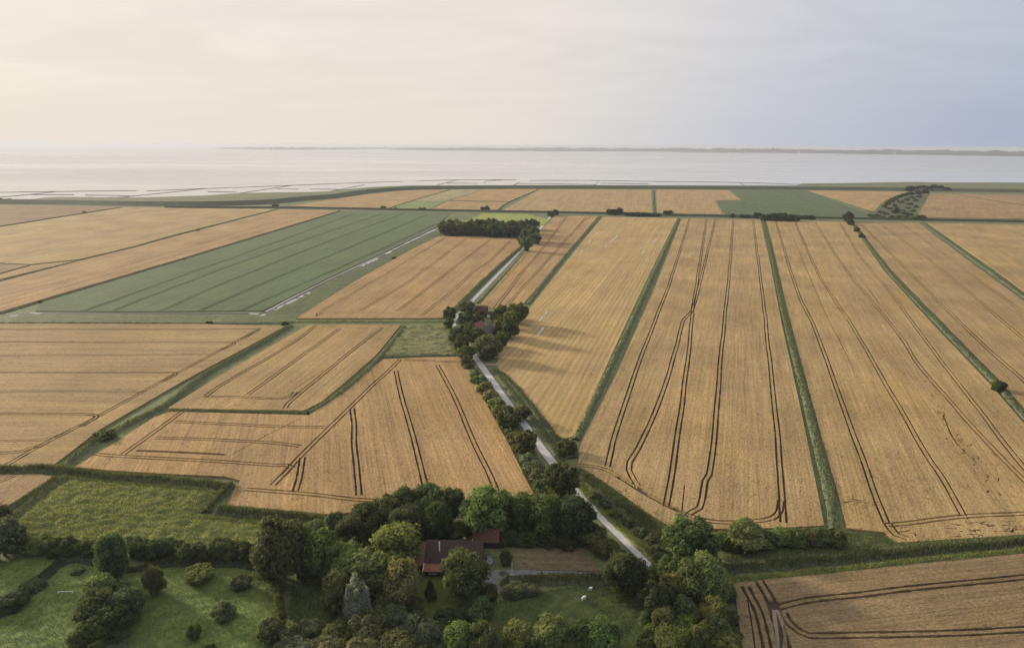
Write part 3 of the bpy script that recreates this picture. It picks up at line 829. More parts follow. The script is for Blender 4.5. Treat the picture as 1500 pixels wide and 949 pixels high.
def relief(name, px, mat, color, amp, res=0.7, feat=3.0, seed=1, tufts=0, kind='structure', stretch=2.0, tuft_h=0.5, tuft_col=None):
    poly = [(p.x, p.y) for p in P(px)]
    A = np.array(poly); x0, y0 = A.min(0); x1, y1 = A.max(0)
    gx = np.arange(x0, x1+res, res); gy = np.arange(y0, y1+res, res)
    X, Y = np.meshgrid(gx, gy)
    D = poly_dist(X.ravel(), Y.ravel(), poly).reshape(X.shape)
    ins = in_poly(X, Y, poly)
    N = fnoise(X/(feat*stretch), Y/feat, 5, seed, 0.6)
    N2 = fnoise(X/14+3, Y/14, 3, seed+9)
    edge = np.clip(D/2.5, 0, 1)
    Z = (np.clip(N-0.32, 0, 1)*2.0*(0.45+1.1*N2))*amp*edge - 0.04*(1-edge) + 0.05
    RELIEFS.append((poly, x0, y0, res, Z))
    keep = ins | (D < res)
    idx = -np.ones(X.shape, int); idx[keep] = np.arange(keep.sum())
    c = A.mean(0)
    V = np.c_[X[keep]-c[0], Y[keep]-c[1], Z[keep]]
    a = idx[:-1,:-1]; b_ = idx[:-1,1:]; d = idx[1:,1:]; e = idx[1:,:-1]
    ok = (a>=0)&(b_>=0)&(d>=0)&(e>=0)
    Fq = np.stack([a[ok], b_[ok], d[ok], e[ok]], 1)
    me = mesh_np(name, V.tolist(), Fq.tolist())
    for p_ in me.polygons: p_.use_smooth = True
    ob = tag(link(name, me, mat, loc=(c[0], c[1], 0), color=color), kind=kind)
    if tufts:
        r = np.random.default_rng(seed)
        sel = np.where(ins[keep])[0]
        sel = r.choice(sel, min(tufts, len(sel)), replace=False)
        Q = blades(V[sel]+np.c_[np.zeros((len(sel),2)), np.full(len(sel),-0.05)], 3, tuft_h, 0.9, 0.16, seed)
        q = link('grass_tufts', quads_np('grass_tufts', Q, r.uniform(0,1,len(Q))), 'blade', parent=ob, color=tuft_col or color)
        tag(q, kind='stuff')
    return ob
MEADOW = (0.20, 0.222, 0.078)
relief('rough_meadow', [(100,703),(150,705),(200,711),(292,717),(314,724),(300,740),(284,757),(330,762),(400,768),(480,778),(465,806),(420,822),(300,818),(150,812),(30,802),(15,768),(60,730)], 'grass_dry', MEADOW, 1.15, 0.55, 1.6, 3, 12000, tuft_col=(0.27,0.28,0.10))
relief('pasture', [(-160,826),(60,818),(140,830),(385,826),(404,860),(408,949),(408,1075),(-220,1075)], 'lawn', (0.135,0.18,0.046), 0.6, 0.7, 2.2, 5, 9000, tuft_h=0.32, tuft_col=(0.16,0.20,0.055))
relief('paddock', [(428,850),(500,840),(505,900),(470,925),(424,915)], 'lawn', (0.075,0.095,0.032), 0.5, 0.7, 2.4, 6, 1500)
relief('pasture', [(720,885),(760,872),(850,858),(895,856),(940,880),(985,930),(1010,1075),(640,1075),(650,930)], 'lawn', (0.085,0.108,0.036), 0.5, 0.6, 2.0, 8, 8000, tuft_h=0.3, tuft_col=(0.10,0.125,0.04))
relief('garden_lawn', [(598,845),(640,840),(715,848),(728,880),(700,905),(640,920),(590,900)], 'lawn', (0.10,0.115,0.022), 0.12, 0.8, 2.0, 9, 0)
relief('hay_meadow', [(598,476),(654,476),(664,498),(673,519),(655,521.5),(557,521.5),(590,480)], 'grass_dry', (0.26,0.26,0.125), 1.4, 1.0, 3.0, 11, 5000)
relief('grass_strip', [(20,461.5),(200,460.8),(376,463),(430,462),(430,470),(300,474),(0,473.5)], 'grass_dry', (0.115,0.13,0.05), 0.4, 2.2, 4.0, 12, 0)
relief('grass_strip', [(642,338),(650,343),(600,367),(520,411),(434,464),(412,468),(392,460),(500,404),(560,377)], 'grass', (0.095,0.12,0.045), 0.4, 2.2, 4.0, 13, 0)
relief('grass_strip', [(1235,780),(1292,783),(1318,799),(1250,808),(1180,812),(1060,822),(1060,806),(1160,800)], 'grass_dry', (0.10,0.12,0.04), 0.4, 0.7, 2.2, 14, 2500, tuft_h=0.5)

def verge(name, px, width, h, color, seed=1, density=1.0, mat='grass', blade_h=None, lump=0.6, taper=True, widths=None, kind='stuff', label=None, cat=None):
    """a bank of tall grass, reeds and herbs along a line: lumpy ridge plus standing leaves"""
    pts = P(px)
    dmean = sum(depth_of(p) for p in pts)/len(pts)
    step = max(0.55, dmean/550.0)
    line = smooth_line(pts, step)
    nn = normals2(line); n = len(line); c = line.mean(0)
    ts = np.linspace(-1, 1, 9)
    w = np.full(n, width) if widths is None else np.interp(np.linspace(0,1,n), np.linspace(0,1,len(widths)), widths)
    s = np.arange(n)*step
    w = w*(0.65+0.75*fnoise(s/9.0, np.zeros(n), 4, seed))
    V = np.zeros((9, n, 3))
    for r, t in enumerate(ts):
        jit = (fnoise(s/2.0, np.zeros(n)+r*5, 2, seed+2)-0.5)*0.7*lump
        off = (t*0.5)*w + (jit if abs(t) == 1 else jit*0.5)
        q = line+nn*off[:,None]-c
        N = fnoise(s/2.6, np.zeros(n)+r*0.9, 4, seed+4, 0.65)
        z = h*(1-abs(t)**2.2)*(1-lump+lump*2*N)
        V[r] = np.c_[q, z+(0.03 if abs(t) < 1 else -0.02)]
    vs = V.reshape(-1, 3)
    fs = [(r*n+i, (r+1)*n+i, (r+1)*n+i+1, r*n+i+1) for r in range(8) for i in range(n-1)]
    # flip so that the tops face up
    me = mesh_np(name, vs.tolist(), fs)
    if me.polygons[len(me.polygons)//2].normal.z < 0: me.flip_normals()
    ob = link(name, me, mat, loc=(c[0], c[1], 0), color=color)
    tag(ob, kind=kind, label=label, cat=cat)
    L = n*step
    area = L*width
    cnt = int(area*density*min(4.0, (330.0/dmean)**2*2.2))
    cnt = min(cnt, 14000)
    if cnt > 30:
        r_ = np.random.default_rng(seed)
        i = r_.integers(0, n, cnt); t = np.clip(r_.normal(0, 0.42, cnt), -1, 1)
        k = np.clip(((t+1)*4).astype(int), 0, 8)
        base = V[k, i]+np.c_[r_.normal(0, 0.3, (cnt, 2)), np.full(cnt, -0.08)]
        bh = blade_h or max(0.45, h*0.55)
        sz = max(1.0, dmean/330.0)
        Q = blades(base, 3, bh*sz**0.5, 0.6, 0.13*sz, seed)
        q = link('leaves', quads_np('leaves', Q, r_.uniform(0, 1, len(Q))), 'blade', parent=ob, color=tuple(min(1, x*1.25) for x in color))
        tag(q, kind='stuff')
    return ob
VG = (0.128, 0.142, 0.070); VD = (0.112, 0.126, 0.066); VY = (0.19, 0.21, 0.075)
# ditches between the long fields on the right
verge('ditch_herbs', [(880,318),(840,362),(800,410),(773,446)], 4.5, 0.9, VG, 21)
verge('ditch_herbs', [(995,321),(955,408),(905,515),(860,610),(843,645)], 3.4, 1.2, VG, 22)
verge('ditch_herbs', [(1118,323),(1130,375),(1148,460),(1174,560),(1196,650),(1214,720),(1222,778)], 4.0, 1.1, VG, 23, 1.4)
verge('ditch_herbs', [(1249,328),(1300,396),(1374,475),(1453,557),(1505,617),(1570,690),(1670,785)], 4.0, 1.2, VD, 24)
verge('ditch_herbs', [(1352,327.5),(1411,370),(1474,415.5),(1500,435),(1640,540),(1880,702)], 4.2, 1.1, VD, 25)
verge('ditch_herbs', [(958,278.4),(957.5,295),(959,312)], 5.0, 0.8, VG, 26)
verge('ditch_herbs', [(660,278),(602,295),(567,306.5)], 4.0, 0.8, VD, 27)
verge('ditch_herbs', [(789.5,277.6),(745,297),(730,308.6)], 4.5, 0.8, VD, 28)
verge('ditch_herbs', [(1392,284),(1500,301),(1700,331)], 5.0, 0.8, VD, 29)
verge('ditch_herbs', [(1282,312),(1290,302),(1298,295),(1312,288),(1330,282)], 7.0, 0.5, VY, 30, mat='grass_dry')
verge('ditch_herbs', [(1342,316),(1352,300),(1361,284)], 6.0, 0.6, VG, 31)
# ditches on the left
verge('ditch_herbs', [(425,478),(385,502),(300,551),(243,594),(160,637),(86,688)], 4.2, 1.2, VG, 32, 1.4)
verge('ditch_herbs', [(250,602.5),(340,604.5),(450,606.5)], 3.6, 1.1, VG, 33, 1.4)
verge('ditch_herbs', [(450,606),(474,594),(520,560),(556,525),(592,479)], 4.4, 1.0, VG, 34, 1.2)
verge('ditch_herbs', [(556,524.5),(620,522.5),(674,521.5)], 3.0, 1.0, VG, 35)
verge('ditch_herbs', [(430,471.5),(520,471.5),(600,471.5),(652,471)], 5.5, 0.7, VY, 36, mat='grass_dry')
verge('ditch_herbs', [(0,474),(200,474),(340,474.5),(428,473)], 4.0, 0.7, VG, 37)
verge('ditch_herbs', [(407,306.5),(243,349),(200,362),(117,382),(0,412),(-200,460)], 4.0, 0.7, VD, 38)
verge('ditch_herbs', [(498,309.5),(432,330),(268,380),(57,443),(0,460)], 3.2, 0.7, VD, 39)
verge('ditch_herbs', [(179,304),(0,332.4),(-300,386)], 3.0, 0.7, VD, 40)
verge('grass_verge', [(-200,473.5),(0,473.8)], 6.0, 0.6, VG, 41)
# reed-filled ditch round the rough meadow
verge('reed_bed', [(-60,692),(20,690.5),(80,690),(150,699),(230,705),(300,711),(332,716)], 4.2, 1.5, VG, 42, 2.2, blade_h=1.1)
verge('grass_verge', [(88,700),(110,701),(200,710),(292,716),(316,723)], 2.0, 0.6, VY, 43, 2.0, mat='grass_dry')
verge('reed_bed', [(340,712),(330,722),(312,740),(302,752)], 3.4, 1.3, VD, 44, 2.0, blade_h=1.2)
verge('reed_bed', [(322,750),(370,755),(430,760),(485,766)], 4.2, 1.6, VG, 45, 2.2, blade_h=1.2)
verge('grass_verge', [(284,757),(330,761),(400,767),(450,770)], 2.0, 0.6, VY, 46, 2.0, mat='grass_dry')
verge('grass_verge', [(96,700),(60,725),(16,764)], 4.0, 0.9, VG, 47, 2.0)
verge('reed_bed', [(82,702),(40,730),(4,752)], 3.0, 1.0, VD, 48, 2.0)
# road verges
verge('grass_verge', [(965,824),(925,788),(880,744),(848,710)], 4.0, 0.5, VY, 49, 2.5)
verge('roadside_herbs', [(985,808),(950,776),(905,738),(862,706),(842,694)], 7.5, 1.4, VD, 50, 2.5, blade_h=0.9)
verge('grass_verge', [(990,795),(960,768),(915,734),(868,701)], 4.5, 0.5, VY, 51, 2.0, mat='grass_dry')
verge('grass_verge', [(828,684),(806,650),(776,608),(748,572),(724,542)], 4.0, 0.6, VG, 52, 2.0)
verge('roadside_herbs', [(838,672),(818,648),(785,606),(756,570),(732,546)], 4.5, 0.9, VD, 53, 2.0)
verge('grass_verge', [(704,552),(740,600),(770,650),(800,700),(815,722)], 5.0, 0.5, VG, 54, 1.6)
verge('grass_verge', [(700,444),(730,412),(768,372)], 3.6, 0.7, VG, 55)
verge('roadside_herbs', [(652,466),(680,440),(706,414),(740,383),(764,362)], 5.0, 1.3, VD, 56, 1.4)
verge('grass_verge', [(712,440),(742,407),(776,368)], 4.0, 0.6, VY, 57)
verge('grass_verge', [(655,475),(672,512),(690,545)], 3.5, 0.7, VG, 58)
# lane and ditch along the bottom right field
verge('reed_bed', [(1058,836),(1120,830),(1200,822),(1300,812),(1400,803),(1500,795),(1700,779)], 5.0, 1.1, VD, 59, 2.4, blade_h=0.9)
verge('grass_verge', [(1064,852),(1130,847),(1230,836),(1360,821),(1500,807),(1700,786)], 3.6, 0.7, VY, 60, 2.4)
verge('grass_verge', [(1320,799),(1400,795),(1500,788),(1700,774)], 3.0, 0.7, VG, 61, 2.0)
verge('grass_verge', [(1060,818),(1150,811),(1240,803)], 3.0, 0.4, VG, 62, 2.0)
# rough bank between the drive and the cow pasture
verge('reed_bed', [(765,853),(800,850),(850,849),(896,850)], 5.0, 1.2, VD, 63, 2.4, blade_h=0.8)
verge('grass_verge', [(735,840),(752,846),(800,846),(880,847)], 2.0, 0.5, VG, 64, 2.0)
# low bramble hedges and the tall strip hedge
HG = (0.060, 0.072, 0.040)
verge('bramble_hedge', [(142,824),(115,820),(92,825),(72,842),(52,858),(30,876),(8,894),(-20,915)], 3.6, 1.5, HG, 65, 3.0, blade_h=0.5, kind=None, label='long low bramble hedge curving down across the left pasture', cat='hedge')
verge('bramble_hedge', [(232,828),(260,826),(310,827),(350,829),(384,833)], 3.2, 1.3, HG, 66, 3.0, blade_h=0.5, kind=None, label='low bramble hedge along the top of the pasture below the bush row', cat='hedge')
verge('bramble_hedge', [(150,828),(175,836),(200,836),(236,828)], 2.6, 1.0, HG, 67, 3.0, blade_h=0.45, kind=None, label='low bramble hedge at the foot of the tall tree in the bush row', cat='hedge')
verge('tall_hedge', [(402,846),(406,870),(410,895),(414,918)], 2.6, 3.2, (0.085,0.098,0.035), 68, 5.0, blade_h=0.8, kind=None, label='tall narrow hedge running down beside the paddock, yellowish leaves', cat='hedge')
# salt marsh growth on the shore
verge('salt_marsh', [(60,290.6),(200,291.5),(300,291),(400,289),(455,284)], 90, 0.5, (0.14,0.145,0.07), 69, 0, mat='grass_dry')
verge('salt_marsh', [(1180,270.3),(1300,269.8),(1500,271),(1800,273)], 100, 0.5, (0.15,0.145,0.075), 70, 0, mat='grass_dry')
verge('rough_scrub', [(1300,316),(1318,300),(1345,286)], 75, 0.9, (0.085,0.095,0.055), 71, 0, mat='grass_dry')

# ================================================================== TREES
def sphere_pts(n, r):
    i = np.arange(n)+0.5
    ph = np.arccos(1-2*i/n); th = math.pi*(1+5**0.5)*i
    v = np.c_[np.cos(th)*np.sin(ph), np.sin(th)*np.sin(ph), np.cos(ph)]
    v += r.normal(0, 0.25, v.shape)
    return v/np.linalg.norm(v, axis=1)[:,None]
def leaf_quads(C, N, size, r, aspect=0.62, droop=0.0):
    """one bent-diamond leaf cluster per centre C with rough normal N"""
    m = len(C)
    N = N/np.linalg.norm(N, axis=1)[:,None]
    a = r.normal(0, 1, (m, 3)); a[:,2] -= droop
    T = a-(a*N).sum(1)[:,None]*N
    T /= np.linalg.norm(T, axis=1)[:,None]+1e-9
    Bt = np.cross(N, T)
    s = size*r.uniform(0.6, 1.45, m)[:,None]
    return np.stack([C-T*s, C-Bt*s*aspect+N*s*0.15, C+T*s, C+Bt*s*aspect+N*s*0.15], 1)
def crown(seed, blobs, leaves, leaf, inner=0.15, rough=0.52, droop=0.0, aspect=0.62, low=-0.05, lump=0.56):
    """foliage gathered in clumps (centre, radius xyz), only the outer shells plus some inner leaves"""
    r = np.random.default_rng(seed)
    C = np.array([b[0] for b in blobs], float); R = np.array([b[1] for b in blobs], float)
    wts = (R[:,0]*R[:,1]+R[:,0]*R[:,2]+R[:,1]*R[:,2]); wts = wts/wts.sum()
    Q = []; T = []
    need = leaves; tries = 0; bt = r.uniform(0, 1, len(C))
    while need > 0 and tries < 12:
        tries += 1
        m = int(need*1.8)+50
        k = r.choice(len(C), m, p=wts)
        d = r.normal(0, 1, (m, 3)); d /= np.linalg.norm(d, axis=1)[:,None]
        rad = r.uniform(0.80, 1.10, m)**1.0
        rad = np.where(r.uniform(0,1,m) < 0.15, rad*1.2, rad)
        rad = rad*(1-lump*0.5+lump*vnoise(d[:,0]*2.6+d[:,2]*1.9+k*3.7, d[:,1]*2.6-d[:,2]*1.3+k*1.3, seed))
        p = C[k]+d*R[k]*rad[:,None]
        # drop those buried in other clumps
        bur = np.zeros(m, bool)
        for j in range(len(C)):
            q = ((p-C[j])/R[j]); bur |= ((q*q).sum(1) < 0.50) & (k != j)
        ok = (~bur) & (p[:,2] > low) & (r.uniform(0,1,m) < np.clip(0.75+0.45*d[:,2], 0.25, 1))
        p, d, k = p[ok][:need], (d/R[k]*R[k].mean(1)[:,None])[ok][:need], k[ok][:need]
        nrm = d/np.linalg.norm(d,axis=1)[:,None]+r.normal(0, rough, d.shape)*0.8+np.array([0,0,0.15])
        Q.append(leaf_quads(p, nrm, leaf, r, aspect, droop))
        T.append(np.clip(0.5*bt[k]+0.5*r.uniform(0,1,len(p)), 0, 1))
        need -= len(p)
    m = int(leaves*inner)
    k = r.choice(len(C), m, p=wts)
    d = r.normal(0, 1, (m, 3)); d /= np.linalg.norm(d, axis=1)[:,None]
    p = C[k]+d*R[k]*r.uniform(0.2, 0.75, m)[:,None]
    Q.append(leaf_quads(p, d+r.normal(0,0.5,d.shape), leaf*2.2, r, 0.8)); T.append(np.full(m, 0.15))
    return quads_np('crown', np.concatenate(Q), np.concatenate(T))
def trunk_mesh(seed, h, r0, spread, lean=0.05, limbs=5):
    rr = random.Random(seed); mb = MB()
    top = Vector((rr.uniform(-lean, lean), rr.uniform(-lean, lean), h))
    mid = top*0.45+Vector((rr.uniform(-lean, lean), rr.uniform(-lean, lean), 0))
    mb.tube((0,0,-0.03), mid, r0, r0*0.72, 8); mb.tube(mid, top, r0*0.72, r0*0.25, 7)
    for i in range(limbs):
        a = 6.283*i/limbs+rr.uniform(-0.4, 0.4); t = rr.uniform(0.35, 0.85)
        p = Vector((0,0,0)).lerp(top, t)
        e = p+Vector((math.cos(a)*spread, math.sin(a)*spread, spread*rr.uniform(0.5, 1.1)))
        mb.tube(p, e, r0*0.42, r0*0.12, 6)
    return mb.mesh('trunk')
def blob_round(seed, n=26, sq=1.0, zc=1.2, irregular=0.16):
    r = np.random.default_rng(seed); out = []
    warp = r.normal(0, 1, (3, 3))
    for d in sphere_pts(n, r):
        k = 1+irregular*np.sin(d@warp[0]*2.1+seed)+r.uniform(-0.1, 0.1)
        rr = r.uniform(0.17, 0.44)
        c = d*(1.03-rr*0.85)*k; c[2] *= sq
        out.append(((c[0], c[1], zc+c[2]), (rr*r.uniform(0.8,1.25), rr*r.uniform(0.8,1.25), rr*r.uniform(0.75,1.2))))
    out.append(((0,0,zc),(0.6,0.6,0.6*sq)))
    return out
def blob_shrub(seed, n=16):
    r = np.random.default_rng(seed); out = []
    for d in sphere_pts(n, r):
        rr = r.uniform(0.26, 0.46)
        k = r.uniform(0.8, 1.12)
        c = d*(1-rr*0.8)*k
        out.append(((c[0], c[1], max(0.12, 0.62+c[2]*0.75)), (rr, rr, rr*0.85)))
    out.append(((0,0,0.5),(0.55,0.55,0.5)))
    return out
def blob_poplar(seed):
    r = np.random.default_rng(seed); out = []
    for (x, y, top, w) in ((-0.05,0.1,2.0,0.42),(0.36,-0.05,1.75,0.38),(-0.44,-0.15,1.6,0.38),(0.1,-0.42,1.6,0.38),(-0.25,0.4,1.7,0.38),(0.45,0.35,1.35,0.38)):
        nb = 6
        for i in range(nb):
            t = (i+0.6)/nb
            rr = w*(1.08-1.0*max(0, t-0.30))*r.uniform(0.9, 1.1)
            out.append(((x*(0.6+0.5*t)+r.normal(0,0.04), y*(0.6+0.5*t)+r.normal(0,0.04), 0.15+t*(top-0.15)), (rr, rr, rr*1.25)))
    return out
def blob_cone(seed):
    r = np.random.default_rng(seed); out = []
    for i in range(30):
        t = i/29.0; a = i*2.4
        R_ = (1-t)**0.8*0.72
        rr = 0.15+0.22*(1-t)
        out.append(((math.cos(a)*R_, math.sin(a)*R_, 0.2+t*1.7), (rr, rr, rr*0.95)))
    out.append(((0,0,0.8),(0.4,0.4,0.7)))
    return out
PROTO = {}
def proto(kind, variants): PROTO[kind] = variants
proto('round', [(crown(100+i, blob_round(200+i, 26+2*i, (0.95,1.05,0.9,1.1,1.0)[i]), 6500, 0.066), trunk_mesh(i, 1.2, 0.075, 0.5), 1.2) for i in range(5)])
proto('fine', [(crown(120+i, blob_round(220+i, 36, 0.95, 1.12, 0.12), 8000, 0.05, rough=0.7), trunk_mesh(20+i, 1.1, 0.07, 0.5), 1.12) for i in range(3)])
proto('willow', [(crown(140+i, blob_round(240+i, 24, 0.95, 1.1, 0.2), 7500, 0.06, rough=0.9, droop=1.2, aspect=0.35), trunk_mesh(40+i, 1.1, 0.09, 0.5), 1.1) for i in range(2)])
proto('poplar', [(crown(160, blob_poplar(260), 9000, 0.05, rough=0.85, lump=0.45, aspect=0.4), trunk_mesh(60, 1.2, 0.07, 0.3), 1.05)])
proto('cone', [(crown(170, blob_cone(270), 5500, 0.06), trunk_mesh(70, 1.3, 0.08, 0.25), 1.0)])
proto('shrub', [(crown(180+i, blob_shrub(280+i, 14+3*i), 4200, 0.072, low=0.0), trunk_mesh(80+i, 0.6, 0.06, 0.35, limbs=6), 0.6) for i in range(5)])
proto('mid', [(crown(300+i, blob_round(310+i, 16, 1.0, 1.12, 0.18), 1800, 0.11), trunk_mesh(90+i, 1.1, 0.075, 0.4), 1.12) for i in range(4)])
proto('midshrub', [(crown(330+i, blob_shrub(340+i, 11), 1300, 0.13, low=0.0), trunk_mesh(95+i, 0.5, 0.06, 0.3), 0.58) for i in range(4)])
proto('far', [(crown(360+i, blob_shrub(370+i, 9), 500, 0.2, low=0.0), None, 0.58) for i in range(3)])
for kd, vr in PROTO.items():
    for cm, tm, z in vr:
        cm.name = 'foliage' if 'shrub' in kd or kd == 'far' else 'crown'
        cm.materials.append(MATS['leaf'])
        if tm: tm.materials.append(MATS['bark'])
ZB = {}
TREE_N = [0]
def solve_tree(cx, cy, rx, ry, zc_n):
    R = 5.0; Rz = 5.0
    for _ in range(12):
        p = G(cx, cy, zc_n*Rz)
        dp = depth_of(p)
        d = Vector(p)-Vector((0,0,CAM_H))
        phi = math.asin(-d.z/d.length)
        R = rx*dp/F_PX
        s = (ry/rx)**2-math.sin(phi)**2
        Rz = R*math.sqrt(max(0.2, s))/math.cos(phi)
        Rz = min(Rz, R*1.9)
    return Vector((p.x, p.y, 0)), R, Rz
def tree(cx, cy, rx, ry, kind, col, label, group=None, cat=None, name=None, base=None, size=None):
    TREE_N[0] += 1
    rr = random.Random(TREE_N[0]*13+5)
    var = PROTO[kind]; cm, tm, zc_n = var[rr.randrange(len(var))]
    if base is None: p, R, Rz = solve_tree(cx, cy, rx*1.1, ry*1.1, zc_n)
    else: p, (R, Rz) = base, size
    bush = 'shrub' in kind or kind == 'far'
    nm = name or ('bush' if bush else 'tree')
    cl = tuple(c*rr.uniform(0.88, 1.13) for c in col)
    if kind == 'far':
        o = link(nm, cm, None, loc=p, rz=rr.uniform(0, 6.28), color=cl)
        o.scale = (R, R, Rz)
    else:
        o = empty(nm, p, rr.uniform(0, 6.28), (R, R, Rz))
        link('foliage' if bush else 'crown', cm, None, parent=o, color=cl)
        link('stem' if bush else 'trunk', tm, None, parent=o)
    tag(o, label, cat or ('bush' if bush else 'tree'), group)
    return o
GD = (0.086, 0.108, 0.046); GM = (0.130, 0.156, 0.062); GB = (0.190, 0.220, 0.084); GY = (0.190, 0.215, 0.066); GP = (0.18, 0.205, 0.11); GG = (0.132, 0.160, 0.082); SV = (0.30, 0.34, 0.27)  # GB is a light green that also carries sunlight on lit crowns
def row(prefix, items, group, kind='shrub', col=GM, grow=1.0):
    """items (x,y,rx,ry[,kind,col]) left to right; labelled by their place in the row"""
    items = sorted(items, key=lambda a: a[0])
    for i, it in enumerate(items):
        kd = it[4] if len(it) > 4 else kind
        cl = it[5] if len(it) > 5 else col
        noun = 'bush' if ('shrub' in kd or kd == 'far') else 'tree'
        tree(it[0], it[1], it[2]*grow, it[3]*grow, kd, cl, prefix.format(n=ordinal(i+1), noun=noun), group)

# -- bottom left: bush row, pasture trees
row('{n} {noun} from the left in the dense bush row below the rough meadow', [
  (57,797,17,13,'shrub',GY),(80,803,13,14),(98,802,13,14),(115,804,12,13),(131,805,12,13),(147,806,11,13),(193,801,15,15,'shrub',GG),(211,804,13,14),(229,806,13,14),(258,803,10,11),(272,811,14,13),(290,810,13,13),(306,812,10,11),(321,804,14,16,'shrub',GG),(341,808,13,14),(359,809,13,14),(373,813,9,11)],
  'bushes of the row below the rough meadow', 'shrub', GD, 1.15)
tree(163,815,20,30,'fine',GG,'tall grey-green tree rising out of the bush row below the rough meadow')
tree(245,794,9,5,'shrub',GD,'small flat dark bush standing in the rough meadow above the bush row')
tree(2,786,27,24,'round',GG,'large dark tree at the left edge beside the bush row')
tree(-6,757,17,16,'round',GD,'dark tree at the left edge below the small brown field')
tree(147,864,20,20,'round',GB,'light green topmost tree of the clump in the left pasture')
tree(186,886,22,22,'fine',GG,'greyish round tree on the right of the clump in the left pasture')
tree(181,868,13,13,'willow',GP,'pale feathery tree behind the clump in the left pasture')
tree(140,893,23,23,'round',GM,'dark tree in the middle of the clump in the left pasture')
tree(160,912,24,22,'round',GD,'darkest tree low in the clump in the left pasture')
tree(122,930,19,17,'round',GM,'leafy tree at the lower left of the pasture clump')
tree(174,928,14,14,'shrub',GG,'grey bush at the foot of the pasture clump')
tree(170,950,14,10,'shrub',GP,'pale bush below the pasture clump at the bottom edge')
tree(106,952,12,9,'shrub',GB,'green bush left of the pasture clump at the bottom edge')
tree(114,836,9,6,'shrub',GG,'small low thicket on the grass inside the curved bramble hedge')
tree(47,858,15,11,'shrub',GG,'dark rounded bush in the middle of the curved bramble hedge')
tree(17,882,19,15,'shrub',GD,'wide dark bush low on the curved bramble hedge')
tree(226,849,13,19,'fine',GM,'upright oval dark green tree standing alone on the left pasture','lone trees and bushes on the left pasture')
tree(293,841,18,16,'shrub',GB,'wide light green bush on the pasture right of the upright oval tree','lone trees and bushes on the left pasture')
tree(353,854,13,13,'shrub',GG,'round grey-green bush on the pasture nearest the tall hedge','lone trees and bushes on the left pasture')
tree(327,897,15,16,'shrub',GP,'pale feathery bush in the middle of the left pasture','lone trees and bushes on the left pasture')
tree(284,926,9,14,'shrub',GM,'small narrow dark bush low on the left pasture','lone trees and bushes on the left pasture')
tree(306,952,10,8,'shrub',GD,'dark bush at the bottom edge right of the small narrow bush')
